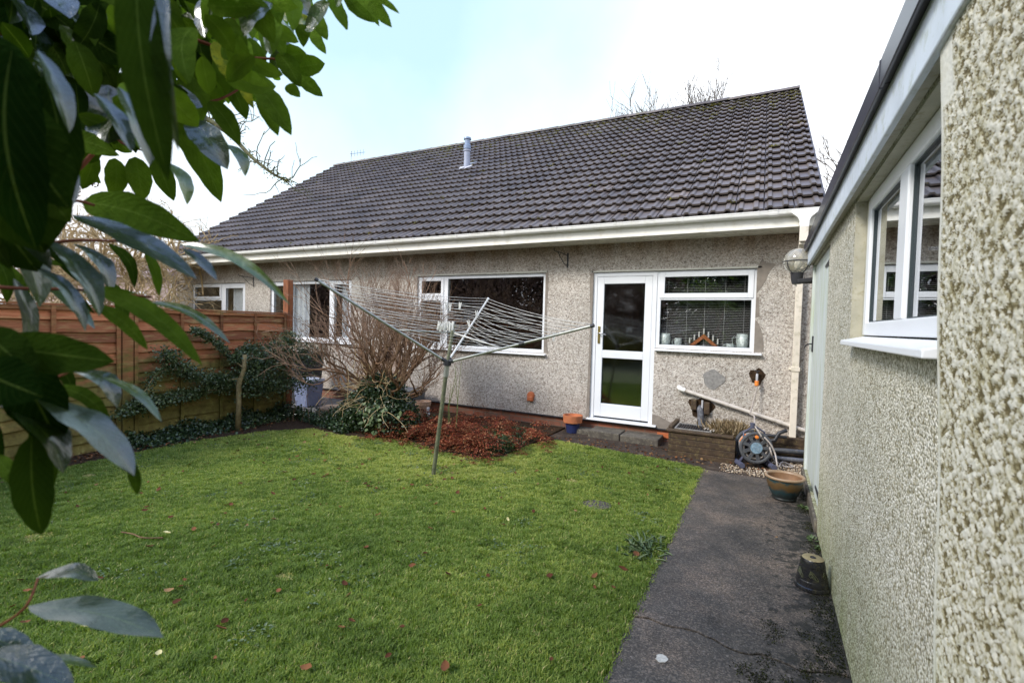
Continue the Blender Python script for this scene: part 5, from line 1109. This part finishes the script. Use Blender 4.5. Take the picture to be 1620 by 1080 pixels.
rng=np.random.default_rng(91); n=2600; s_=rng.uniform(-3.2,2.9,n); off=np.abs(rng.normal(.18,.16,n)); p=A[None]+dF[None]*s_[:,None]+nF[None]*off[:,None]; P1=np.stack([p[:,0],p[:,1],rng.uniform(.0,.03,n)],1)
n2=900; P2=np.stack([rng.uniform(-5.3,-2.6,n2),4.72+np.abs(rng.normal(0,.28,n2)),rng.uniform(0,.03,n2)],1); P2[:,1]-=.12*(np.abs(P2[:,0]+3.2)<.9)
n3=500; P3=np.stack([rng.uniform(-2.6,.3,n3),5.8+np.abs(rng.normal(0,.35,n3)),rng.uniform(-.01,0,n3)],1)
P=np.concatenate([P1,P2,P3]); n=len(P); L_=rng.uniform(.015,.045,n); o=leaves('leaf_litter',P,rng.normal(size=(n,3))*[1,1,.25],np.array([0,0,1.])+rng.normal(size=(n,3))*.35,L_,L_*.6,'dead_leaf',rng=rng); tag(o,kind='stuff')
# moss on the path along the garage wall: low clumps
rng=np.random.default_rng(19); n=5000; x=.375-np.abs(rng.normal(0,.05,n)); y=rng.uniform(1.9,5.6,n); k=vnoise(x,y,5,3)>.45; x=x[k];y=y[k]; n=len(x)
cl_=rng.normal(size=(26,2))*[.09,.30]+[.20,2.45]; j=rng.integers(0,26,5200); x2=cl_[j,0]+rng.normal(0,.022,5200); y2=cl_[j,1]+rng.normal(0,.03,5200); k=(x2<.38)&(rng.random(5200)<.45); x=np.concatenate([x,x2[k]]); y=np.concatenate([y,y2[k]]); n=len(x)
P=np.stack([x,y,np.full(n,-.001)],1); o=leaves('moss',P,rng.normal(size=(n,3))*[1,1,.3]+[0,0,.7],rng.normal(size=(n,3)),rng.uniform(.005,.012,n),.005,'path_moss',R=rng.uniform(.0,.95,n),rng=rng); tag(o,kind='stuff')

# ------------------------------------------------------------------ fallen leaves
def fallen_mesh(seed,m,sz=.055):
    rg=random.Random(seed); mb=MB(); n=7; vs=[]; w0=rg.uniform(.45,.75); curl=rg.uniform(.1,.45)
    for i in range(n):
        q=i/(n-1); w_=sz*w0*.5*math.sin(PI*min(1,q*.96+.03))**.8; x=sz*(q-.5); z=curl*sz*(2*q-1)**2*.5+.004
        for j in (-1,0,1): vs.append((x+rg.uniform(-.001,.001),w_*j,z+abs(j)*w_*rg.uniform(.2,.7)+rg.uniform(0,.002)))
    fs=[f for i in range(n-1) for f in ((i*3,i*3+1,i*3+4,i*3+3),(i*3+1,i*3+2,i*3+5,i*3+4))]
    mb.add(vs,fs,rg.random()); return mb.build('fallen_leaf',m,smooth=True)
protos=[fallen_mesh(60+i,'dead_leaf') for i in range(9)]; yel=[fallen_mesh(80+i,'yellow_leaf') for i in range(2)]
used=set(); rg=random.Random(17); rngp=np.random.default_rng(17)
def drop(src,p,sc,label,group=None):
    if src.name not in used: o=src; used.add(src.name)
    else: o=src.copy(); COL.objects.link(o)
    o.location=p; o.rotation_euler=(rg.uniform(-.4,.4),rg.uniform(-.4,.4),rg.uniform(0,6.28)); o.scale=(sc,)*3; tag(o,label,'leaf',group); return o
spots=[(232,803),(252,775),(335,828),(285,928),(345,830),(157,915),(293,917),(280,953),(20,960),(38,985),(555,983),(485,1057),(705,1057),(355,983),(32,918),(45,935),(340,1042),(338,865),(390,950),(348,995),(268,935),(130,1044),(120,905),(540,993),(598,815),(433,822),(545,925),(300,735),(432,712),(490,800),(380,765)]
for (u,v) in spots: p=onZ(u,v,.018); drop(rg.choice(protos),p,rg.uniform(.6,1.1),'brown fallen leaf lying on the lawn','brown fallen leaves on the lawn')
while len(spots)<235:
    x,y=rg.uniform(-6,-.7),rg.uniform(1.6,5.6)
    if rg.random()>.35+.65*(x<-2.6 and y>3.2): continue
    if in_poly(np.array([x]),np.array([y]),lawn_poly)[0]: spots.append(0); drop(rg.choice(protos),Vector((x,y,.014)),rg.uniform(.35,.95),'brown fallen leaf lying on the lawn','brown fallen leaves on the lawn')
for (u,v,lb,s_) in ((263,845,'largest pale yellow fallen leaf in the middle of the left lawn',1.3),(136,993,'pale cream leaf on the lawn just below the big blue sheened leaf',1.0),(250,1035,'small yellow leaf at the bottom left of the lawn',.8),(803,822,'orange yellow leaf standing upright in the lawn',.8)): drop(rg.choice(yel),onZ(u,v,.022),s_,lb)
for (u,v,lb,s_) in ((1005,878,'purple brown leaf at the edge of the path beside the weed',1.4),(940,912,'curled purple brown leaf on the lawn near the path',1.0),(870,912,'dark curled leaf on the right lawn below the sunken stone',1.0),(985,900,'brown dead leaf on the lawn edge below the weed',1.1),(1228,850,'single orange leaf fragment on the path',.5),(1110,727,'broken red leaf on the apron in front of the drain box',1.0)): drop(rg.choice(protos),onZ(u,v,.012),s_,lb)
for o in protos+yel:
    if o.name not in used: bpy.data.objects.remove(o)
o=MB().tube(smoothpts([onZ(192,841,.02),onZ(210,844,.025),onZ(226,850,.02),onZ(258,850,.02)]),.004,5).build('fallen_twig','bark_brown',org=onZ(210,844)); tag(o,'thin dark twig lying on the left lawn','twig')

# ------------------------------------------------------------------ foreground laurel
t=thing('laurel_bush',(-1.3,-.2,0),'large leaved glossy evergreen bush filling the left foreground','bush')
LV=[];LF=[];LR=[];LUV=[];YV=[];YF=[];YR=[];YUV=[]
prng=random.Random(99)
def big_leaf(u0,v0,u1,v1,wpx,d0,d1=None,tilt=0.,bend=.0,curl=.15,sh=.45,yellow=False,r=None,camber=1):
    """leaf from base pixel to tip pixel at real distances; tilt rolls the blade toward the sky"""
    d1=d0 if d1 is None else d1; a=np.array(dep(u0,v0,d0)); b=np.array(dep(u1,v1,d1)); ax_=b-a; Ln=np.linalg.norm(ax_); ax_=ax_/Ln
    tocam=np.array([0,0,CH])-(a+b)/2; tocam/=np.linalg.norm(tocam); nrm=tocam-ax_*(tocam@ax_); nrm/=np.linalg.norm(nrm); side=np.cross(ax_,nrm)
    if side[2]<0 and abs(side[2])>.05: side=-side
    # positive tilt turns the face upward
    up=np.array([0,0,1.])-ax_*ax_[2]; 
    if np.linalg.norm(up)>.15: up/=np.linalg.norm(up); ca,sa=math.cos(tilt),math.sin(tilt); side0=np.cross(ax_,nrm); sg=1 if side0@up>=0 else -1; nn=nrm*ca+side0*sg*sa
    else: nn=nrm
    side=np.cross(ax_,nn); wreal=wpx*(d0+d1)/2/FPX/max(.5,math.cos(tilt))
    n,mm=12,4; V=[];UVs=[]; bdir=np.cross(ax_,tocam); bdir/=np.linalg.norm(bdir); wavy=prng.uniform(0,6)
    for i in range(n+1):
        q=i/n; w_=wreal*.5*max(0.03,(math.sin(PI*min(1,q**.88)))**.62)*(1 if q<.88 else 1-(q-.88)*2.2)*(1+.04*math.sin(q*23+u0))
        c=a+ax_*Ln*q+bdir*bend*Ln*math.sin(PI*q)+nn*curl*Ln*(math.sin(PI*q)-.0)*.5
        for j in range(mm+1):
            s=(j/mm-.5)*2; V.append(c+side*w_*s+nn*abs(s)**1.5*w_*.22*camber+nn*w_*.06*math.sin(q*14+wavy+s*2)*abs(s)); UVs.append((j/mm,q))
    F=[(i*(mm+1)+j,i*(mm+1)+j+1,(i+1)*(mm+1)+j+1,(i+1)*(mm+1)+j) for i in range(n) for j in range(mm)]
    if tilt<.3: F=[f[::-1] for f in F]
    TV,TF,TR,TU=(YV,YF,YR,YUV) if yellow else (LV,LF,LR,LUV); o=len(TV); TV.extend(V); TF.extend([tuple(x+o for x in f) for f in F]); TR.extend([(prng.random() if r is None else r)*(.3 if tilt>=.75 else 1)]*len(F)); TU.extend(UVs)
K=big_leaf
# near, out of focus, dark undersides
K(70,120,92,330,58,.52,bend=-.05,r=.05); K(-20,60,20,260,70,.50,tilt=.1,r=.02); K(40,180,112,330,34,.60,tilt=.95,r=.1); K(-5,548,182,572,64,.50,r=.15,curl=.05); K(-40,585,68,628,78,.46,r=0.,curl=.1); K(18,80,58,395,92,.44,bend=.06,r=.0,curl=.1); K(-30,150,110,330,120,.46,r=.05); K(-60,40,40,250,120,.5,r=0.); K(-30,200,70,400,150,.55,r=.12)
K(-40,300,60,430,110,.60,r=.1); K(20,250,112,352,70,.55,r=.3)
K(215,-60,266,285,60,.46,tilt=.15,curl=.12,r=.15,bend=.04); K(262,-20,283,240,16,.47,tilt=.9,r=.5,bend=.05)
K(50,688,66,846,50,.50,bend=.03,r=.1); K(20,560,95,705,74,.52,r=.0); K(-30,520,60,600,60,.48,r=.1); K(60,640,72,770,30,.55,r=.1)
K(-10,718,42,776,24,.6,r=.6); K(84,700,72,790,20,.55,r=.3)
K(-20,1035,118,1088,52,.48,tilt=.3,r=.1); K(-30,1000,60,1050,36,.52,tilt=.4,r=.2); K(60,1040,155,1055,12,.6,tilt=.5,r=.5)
# blue sheened upper faces
K(46,958,258,1008,44,.55,tilt=.95,curl=.0,bend=-.05,r=.4,camber=.4); K(57,914,156,918,22,.62,tilt=.9,curl=.05,bend=-.10,r=.4,camber=.5)
K(62,628,212,752,42,.52,tilt=.95,curl=.05,bend=-.05,camber=.5,r=.5); K(205,728,218,782,16,.56,tilt=.2,r=.3); K(0,640,100,748,38,.50,tilt=1.05,curl=.15,r=.3,bend=-.05)
K(115,340,311,441,32,.62,tilt=1.0,curl=.03,bend=-.03,camber=.6,r=.5); K(290,393,343,443,15,.66,tilt=.8,r=.5); K(50,372,157,500,30,.56,tilt=1.05,curl=.15,bend=-.05,r=.5); K(52,420,135,524,20,.6,tilt=.9,bend=-.05,r=.5)
K(115,588,186,645,26,.60,tilt=.8,curl=.3,bend=-.08,r=.5); K(163,597,256,667,14,.60,tilt=.6,bend=-.05,r=.6); K(68,612,178,682,22,.60,tilt=.2,bend=-.14,r=.3)
K(150,148,208,240,24,.55,tilt=.9,r=.5); K(188,138,236,262,30,.55,tilt=.85,r=.5); K(60,80,110,210,26,.5,tilt=.8,r=.4)
K(0,220,40,330,40,.5,tilt=.8,r=.3); K(262,256,296,324,20,.8,tilt=.7,bend=-.1,r=.6); K(355,228,388,279,18,.9,tilt=.7,bend=-.12,r=.6); K(300,190,360,268,44,.85,tilt=.35,curl=.2,r=.2)
K(130,320,316,382,54,.72,tilt=.05,r=.45,bend=-.05); K(283,386,459,482,17,.66,tilt=.3,bend=-.09,r=.75)
K(172,385,213,456,17,.75,tilt=.1,bend=-.13,r=.2); K(230,395,252,468,15,.75,tilt=0,bend=-.06,r=.7); K(130,462,242,478,15,.7,tilt=.2,bend=-.05,r=.6); K(238,478,364,543,14,.66,tilt=.55,bend=-.06,r=.6)
K(155,460,320,578,30,.60,tilt=.1,bend=-.08,r=.6); K(150,482,234,553,22,.62,tilt=.1,bend=-.06,r=.55); K(60,440,150,520,20,.7,tilt=.7,r=.5)
# mid-distance leaves against the sky
for a in [(270,170,350,320,46),(182,250,180,315,30),(214,248,226,318,34),(250,240,275,318,30),(330,80,336,168,52),(350,30,388,92,36),(400,130,461,214,34),(440,85,475,138,30),(447,92,484,84,30),(468,108,514,101,30),(472,118,511,153,22),(452,136,475,154,18),(395,60,410,140,30),(420,20,450,90,30),(470,20,480,75,24),(495,20,518,64,22),(492,42,516,86,18),(520,-10,550,48,20),(536,10,548,48,14),(545,-12,592,36,22),(560,-14,620,44,24),(572,-20,600,42,16),(588,-6,632,22,10),(300,40,320,120,34),(380,90,430,180,30),(360,110,390,190,30),(330,160,380,230,30),(410,150,440,215,24),(235,60,255,150,40),(300,110,312,200,40),(430,150,458,205,20),(150,240,130,300,24),(100,240,160,290,30)]:
    K(a[0],a[1],a[2],a[3],a[4],prng.uniform(.95,1.25),tilt=prng.choice([0,.1,.25]),bend=prng.uniform(-.06,.06),r=prng.uniform(.45,1.))
K(440,22,496,38,20,1.05,tilt=.5,yellow=True,r=.6); K(338,66,374,138,26,.95,yellow=True,r=.8); K(376,118,401,172,16,1.0,yellow=True,r=.8); K(205,108,260,120,14,.7,yellow=True,r=.5)
# fill of the crown behind them
fill=np.array([(-80,-90),(640,-90),(600,-20),(545,-5),(520,30),(475,60),(462,120),(420,165),(375,165),(335,205),(290,215),(255,235),(185,250),(140,265),(90,330),(40,400),(-80,420)])
for _k in range(62):
    u=prng.uniform(-90,330); v=prng.uniform(-120,215)*(1 if u<200 else .8); d_=prng.uniform(.80,1.15); ll=prng.uniform(.11,.15)*FPX/d_; an=prng.gauss(1.2,.45); u1=u+ll*math.cos(an); v1=v+ll*math.sin(an)*.9
    if not in_poly(np.array([u1]),np.array([v1]),[(-200,-200),(400,-200),(385,90),(330,160),(275,205),(215,232),(150,245),(110,300),(80,390),(-200,390)])[0]: continue
    K(u,v,u1,v1,ll*prng.uniform(.30,.42),d_,tilt=prng.choice([0,0,.1,.1,.2,1.0]),bend=prng.uniform(-.06,.06),r=prng.random()**2*.4)
cnt=0   # hanging sprays down the left side
while cnt<20:
    u=prng.uniform(-70,200); v=prng.uniform(330,740); d_=prng.uniform(.55,.95); ll=prng.uniform(.075,.12)*FPX/d_; an=prng.gauss(.75,.3); u1=u+ll*math.cos(an); v1=v+ll*math.sin(an)
    if not in_poly(np.array([u1]),np.array([v1]),[(-200,300),(120,330),(215,430),(235,500),(150,560),(130,640),(95,760),(60,800),(-200,800)])[0]: continue
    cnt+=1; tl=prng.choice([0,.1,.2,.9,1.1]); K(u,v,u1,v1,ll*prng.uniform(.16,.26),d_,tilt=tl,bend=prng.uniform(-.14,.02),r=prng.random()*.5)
cnt=0
while cnt<860:
    u=prng.uniform(-80,600); v=prng.uniform(-90,400)
    if not in_poly(np.array([u]),np.array([v]),[tuple(p) for p in fill])[0]: continue
    d_=prng.uniform(.75,1.7); ll=prng.uniform(.070,.112)*FPX/d_; an=prng.gauss(1.15,.55); u1=u+ll*math.cos(an)*.85; v1=v+ll*math.sin(an)*.85
    if not in_poly(np.array([u1]),np.array([v1]),[tuple(p) for p in fill])[0] : continue
    cnt+=1; K(u,v,u1,v1,ll*prng.uniform(.28,.42),d_,d_*prng.uniform(.92,1.08),tilt=prng.choice([0,.1,.2,.2,.1,.9]),bend=prng.uniform(-.08,.08),r=min(1,max(0,(u-40)/420+prng.uniform(-.25,.4))))  # leaf colour goes dark to bright rightward, painting in the shade of the crown
# rest of the bush, out beyond the left edge and above, so it keeps its bulk from the side
cnt=0
while cnt<420:
    p=Vector((prng.uniform(-2.2,-.75),prng.uniform(-1.2,.9),prng.uniform(.3,3.0)))
    q=CR.T@(np.array(p)-np.array([0,0,CH]))
    if -q[2]>.05:
        u=810+FPX*q[0]/-q[2]; v=540-FPX*q[1]/-q[2]
        if u>-150 and v>-150: continue
    if p.length<.4: continue
    cnt+=1; a=np.array(p); dv_=unit(np.array([prng.gauss(0,1),prng.gauss(0,1),prng.gauss(-.4,.6)])); o=len(LV)
    nn=unit(np.cross(dv_,np.array([prng.gauss(0,1),prng.gauss(0,1),.3]))); sd2=np.cross(dv_,nn); ll=prng.uniform(.1,.15)
    V=[];UVs=[]
    for i in range(7):
        q_=i/6; w_=ll*.17*max(.03,math.sin(PI*q_)**.75)
        for j in range(3): V.append(a+dv_*ll*q_+sd2*w_*(j-1)+nn*abs(j-1)*w_*.3+nn*ll*.12*math.sin(PI*q_)); UVs.append((j/2,q_))
    LV.extend(V); LUV.extend(UVs); ff=[(o+i*3+j,o+i*3+j+1,o+(i+1)*3+j+1,o+(i+1)*3+j) for i in range(6) for j in range(2)]; LF.extend(ff); LR.extend([prng.random()]*len(ff))
bulk('foliage',np.array(LV),np.array(LF),LR,'laurel_leaf',t,smooth=True,UV=np.array(LUV))
tag(bulk('yellowing_leaves',np.array(YV),np.array(YF),YR,'laurel_yellow',t,smooth=True,UV=np.array(YUV)),'leaves turning mottled yellow')
def bt(P,r0,r1):
    pts=smoothpts([dep(*p) for p in P],4); m_=len(pts)-1; MB().tube(pts,[r0+(r1-r0)*i/m_ for i in range(m_+1)],8).build('branch','bark_red',t,smooth=True)
bt([(-150,60,.95),(20,50,.92),(90,55,.92),(190,62,.98),(280,60,1.05),(420,15,1.15),(560,-15,1.2)],.007,.003)
bt([(-120,110,.95),(40,120,.95),(110,135,.95),(200,170,1.0),(330,162,1.05),(380,140,1.1)],.006,.002)
bt([(-120,430,.7),(10,400,.66),(60,388,.66),(130,380,.66),(250,385,.66)],.005,.0013); bt([(10,400,.66),(70,372,.66),(110,320,.68),(150,325,.7)],.004,.002)
bt([(-100,440,.66),(10,455,.66),(120,458,.66),(240,470,.64)],.003,.0015); bt([(-80,640,.6),(20,622,.58),(62,608,.58),(110,588,.6)],.0028,.0014); bt([(-60,1020,.6),(-10,995,.58),(40,960,.56),(60,915,.6)],.002,.0012)
bt([(150,130,.9),(180,215,.95),(230,240,.95)],.004,.0015); bt([(60,310,.8),(130,262,.85),(210,165,.9)],.005,.003)
bt([(300,60,1.0),(390,90,1.05),(440,95,1.05),(470,115,1.1)],.004,.0015)
mb=MB(); mb.tube([(-1.3,-.3,0),(-1.35,-.2,.7),(-1.2,-.1,1.5),(-.95,.1,2.2)],[.06,.05,.035,.02],8); mb.tube([(-1.35,-.2,.7),(-1.2,-.1,1.2),(-1.1,-.05,1.5)],[.035,.025,.012],8); mb.build('trunk','bark_brown',t,smooth=True)
# lichened bare branch of another tree beyond the laurel
t=thing('bare_fruit_tree',(-6.0,.2,0),'lichen crusted bare branches showing beyond the laurel leaves','tree'); mb=MB(); rg=random.Random(23)
P=smoothpts([dep(*p) for p in [(120,60,3.2),(220,110,3.1),(300,170,3.0),(360,210,3.0),(400,250,2.95),(432,275,2.9),(458,288,2.9)]],4); m_=len(P)-1
mb.tube(P,[.022*(1-.85*i/m_) +.001 for i in range(m_+1)],7)
for k in range(26):
    i=rg.randint(8,m_-1); sgn=rg.choice((-1,1)); up=Vector((rg.uniform(-.3,.9),rg.uniform(-.3,.3),rg.uniform(-.3,1))); grow(mb,P[i],up,rg.uniform(.08,.24),.004,1,rg,.9,(1,3),(.4,.8),.9,0,4,4,None,.6,.2)
mb.build('branches','bark_lichen',t,smooth=True)
mb=MB(); mb.tube([(-6.0,.2,0),(-5.7,.5,1.1),(-4.9,.9,2.2),tuple(P[0])],[.10,.08,.05,.022],8); mb.build('trunk','bark_lichen',t,smooth=True)
rng=np.random.default_rng(3); q=np.array([tuple(p) for p in P])[8:]; n=500; PP=q[rng.integers(0,len(q),n)]+rng.normal(size=(n,3))*.014; leaves('lichen_tufts',PP,rng.normal(size=(n,3)),rng.normal(size=(n,3)),.010,.007,'yellow_hedge',t,rng=rng)
# ivy berries hanging at upper left
t=thing('ivy_seed_heads',dep(148,282,1.6),'round dark seed heads hanging in front of the sky at left','plant')
for (u,v) in ((148,277),(150,291),(118,310),(122,300)):
    c=dep(u,v,1.6); mb=MB(); rg=random.Random(u)
    for k in range(22): 
        d=Vector((rg.gauss(0,1),rg.gauss(0,1),rg.gauss(0,1))).normalized(); p=c+d*.010; mb.lathe([(0,-.0028),(.0028,0),(0,.0028)],p,6)
    mb.tube([c,c+Vector((0,0,.03)),c+Vector((-.01,0,.05))],.001,4); mb.build('seed_head','bark_brown',t,smooth=True)

# ------------------------------------------------------------------ beyond the fence and roof
rg=random.Random(51); base=dep(120,470,10.5); base.z=0; t=thing('bare_hedge_tree',base,'tangled bare tan shrub rising behind the left fence','shrub')
mb=MB()
def Rr(a,b): return rg.uniform(a,b)
rightv=Vector((.884,.467,0))
for k in range(150):
    p=base+rightv*Rr(-2.6,2.3)+Vector((-.467,.884,0))*Rr(-.6,.8)+Vector((0,0,Rr(.9,2.75))); d=(rightv*Rr(-1.1,1.1)+Vector((0,0,Rr(.5,1.3)))+Vector((-.467,.884,0))*Rr(-.6,.4)).normalized()
    grow(mb,p,d,Rr(.7,1.3),Rr(.012,.030),3,rg,.9,(2,4),(.5,.75),.95,.0,4,5,None,.6,.15)
mb.build('branches','bark_tan',t,smooth=True)
mb=MB(); 
for k in range(7): x=base+rightv*Rr(-2,1.6); mb.tube([x,x+Vector((Rr(-.2,.2),Rr(-.1,.1),.9))],[.05,.03],6)
mb.build('trunk','bark_tan',t,smooth=True)
ivy('hedge',[(base.x+rightv.x*s,base.y+rightv.y*s-.3,1.0,.6,.4,.72,1) for s in (-2.6,-1.6,-.6,.4,1.4)],5000,.05,'far_brown','low dull brown hedge directly behind the left fence panels','hedge',61,tuple(base))
# distant house behind the tangle
hb=dep(130,470,24); hb.z=0; t=thing('distant_house',hb,'pinkish house glimpsed through the bare shrub behind the fence','house')
def OB(mb,c,hx,hy,z0,z1): mb.obox(Vector((c.x,c.y,(z0+z1)/2)),rightv,Vector((-.467,.884,0)),Vector((0,0,1)),hx,hy,(z1-z0)/2)
mb=MB(); OB(mb,hb+Vector((-.467,.884,0))*3,3.6,3,0,3.4); mb.build('wall','pink_render',t)
mb=MB(); c=hb+Vector((-.467,.884,0))*3; dvv=Vector((-.467,.884,0)); P=[c-dvv*3.3+Vector((0,0,3.85)),c+Vector((0,0,5.1)),c+dvv*3.3+Vector((0,0,3.85))]; mb.prism([p-rightv*3.8-Vector((0,0,.5)) for p in P],rightv*7.6); mb.build('roof','far_roof',t)
for s in (-2.4,.2,2.6): mb=MB(); OB(mb,hb+rightv*s-dvv*.01,.6,.05,1.5,2.7); mb.build('window','upvc',t)
def bare_tree(base,h,spread,lev,label,seed,r=.16,ln=None,kids=(3,4),mat_='bark_grey',lean=0,twr=.6,n0=7,z0=.35):
    rg=random.Random(seed); t=thing('bare_tree',base,label,'tree'); mb=MB(); p=[base,base+Vector((lean*.3,0,h*.25)),base+Vector((lean,0,h*.5))]
    mb.tube(p,[r,r*.8,r*.6],8); mb.build('trunk',mat_,t,smooth=True); mb=MB()
    for k in range(n0):
        a=2*PI*k/n0+rg.uniform(-.3,.3); q=p[1].lerp(p[2],rg.uniform(z0,1)); d=Vector((math.cos(a)*spread,math.sin(a)*spread,rg.uniform(.8,1.5))).normalized(); grow(mb,q,d,ln or h*.24,r*.30,lev,rg,.32,kids,(.58,.82),.55,.06,4,4,None,twr,.3)
    mb.build('crown',mat_,t,smooth=True)
bt_=onY(1072,160,24.); bare_tree(Vector((bt_.x,24,0)),17.4,1.35,4,'bare winter tree rising behind the roof ridge near the right gable',7,.13,2.35,n0=20,twr=.7)
bt_=onY(1345,270,20.); bare_tree(Vector((bt_.x+.2,20,0)),11.6,.6,3,'bare winter tree between the gable and the garage roof',8,.14,1.5)
bt_=onY(335,365,22.); bare_tree(Vector((bt_.x,22,0)),8.4,.5,3,'small bare tree tip beyond the left slope of the roof',12,.08,1.0,n0=4)
bt_=onY(420,300,26.); bare_tree(Vector((bt_.x,26,0)),13.5,.4,2,'thin bare tree top beyond the left verge',14,.08,1.2,n0=4)
# aerial on the ridge
ap=roof_pt((-12.3+13)/13.4,1.); t=thing('tv_aerial',ap,'small television aerial standing above the left end of the ridge','aerial')
mb=MB(); mb.tube([ap,ap+Vector((0,0,.42))],.010,6); mb.build('mast','lead',t); mb=MB(); mb.tube([ap+Vector((-.02,-.02,.33)),ap+Vector((.42,.2,.40))],.008,5)
for k in range(5): c=ap+Vector((.02+.09*k,.0+.04*k,.335+.015*k)); mb.tube([c+Vector((0,0,-.09)),c+Vector((0,0,.09))],.006,4)
mb.build('array','flue_blue',t)

# ------------------------------------------------------------------ garden behind the camera, seen in the window glass, plus added screens that darken it
def mass(name,cents,n,size,m,label,cat,seed,org,stem='bark_brown'):
    o=ivy(name,cents,n,size,m,None,None,seed,org); t=thing(name,org,label,cat); o.name='foliage'; o.parent=t; o.location=(0,0,0)
    mb=MB(); mb.tube([org,Vector(org)+Vector((0,0,cents[0][2]))],[.12,.06],8); mb.build('trunk',stem,t)
mass('evergreen_tree',[(-.5,-8,2.6,1.9,1.2,2.9,2),(-2.0,-8.4,2.2,1.4,1.,2.2,1.4),(1.1,-8.2,2.2,1.5,1.,2.2,1.4)],15000,.20,'far_evergreen','dark evergreen tree at the end of the garden seen in the window glass','tree',71,(-.5,-8,0))
mass('evergreen_tree',[(3.0,-7,3.2,1.9,1.2,3.3,2),(5.4,-7,3.2,1.9,1.2,3.3,2)],14000,.20,'far_evergreen','tall evergreen screen reflected in the back door','tree',72,(3.2,-7,0))
mass('brown_hedge',[(-3.6,-9.5,2.2,1.8,.9,2.5,2),(-6.2,-9.5,2.5,1.8,.9,2.7,2),(-8.8,-9.2,2.2,1.8,.9,2.5,2),(-11.4,-9.2,2.5,1.8,.9,2.7,2),(-14,-9.2,2.3,1.8,.9,2.6,2)],26000,.18,'far_brown','long brown winter hedge reflected in the picture window','hedge',73,(-7,-9.5,0))
mass('brown_hedge',[(-17,-8.2,2.3,2.,.9,2.6,2),(-20.5,-8.2,2.3,2.,.9,2.8,2),(-24,-8.2,2.3,2.,.9,2.8,2)],16000,.2,'far_brown','far brown hedge added to darken the reflections in the window behind the orange post','hedge',75,(-20,-8.5,0))  # unseen hedge, added so the pane mirrors less sky
mass('brown_hedge',[(-15.2,-7.6,2.3,1.6,.8,2.7,2),(-12.8,-7.8,2.1,1.4,.8,2.4,2)],9000,.2,'far_brown','nearer brown hedge added to close a sky gap reflected in the net-curtained window','hedge',76,(-14,-7.8,0))  # added to fill the bright gap between the reflected hedges
mass('brown_hedge',[(-27.5,-9,2.6,2.4,1.,3.0,2),(-31.5,-9,2.8,2.4,1.,3.2,2),(-35.5,-9,2.6,2.4,1.,3.1,2),(-40,-9,2.8,2.6,1.,3.3,2),(-44.5,-9,2.8,2.6,1.,3.3,2)],26000,.24,'far_brown','farthest brown hedge added to keep sky out of the reflections in the two left windows','hedge',77,(-36,-9,0))  # unseen extension, added to darken what the far panes mirror
mass('golden_hedge',[(-6.2,-6.2,.7,1.8,.5,.8,2)],3000,.10,'yellow_hedge','low golden hedge reflected in the picture window','hedge',74,(-6.2,-6.2,0))
RF=thing('backing_fence',(-8,-10.6,0),'tall dark timber fence added behind the hedges to block sky in the window reflections','fence')  # unseen dark backing, added where sky showed through the reflected hedges
mb=MB()
for k in range(140): mb.box(-48+k*.4,-47.61+k*.4,-10.62,-10.6,0,2.4)
mb.build('boards','post_wood',RF)
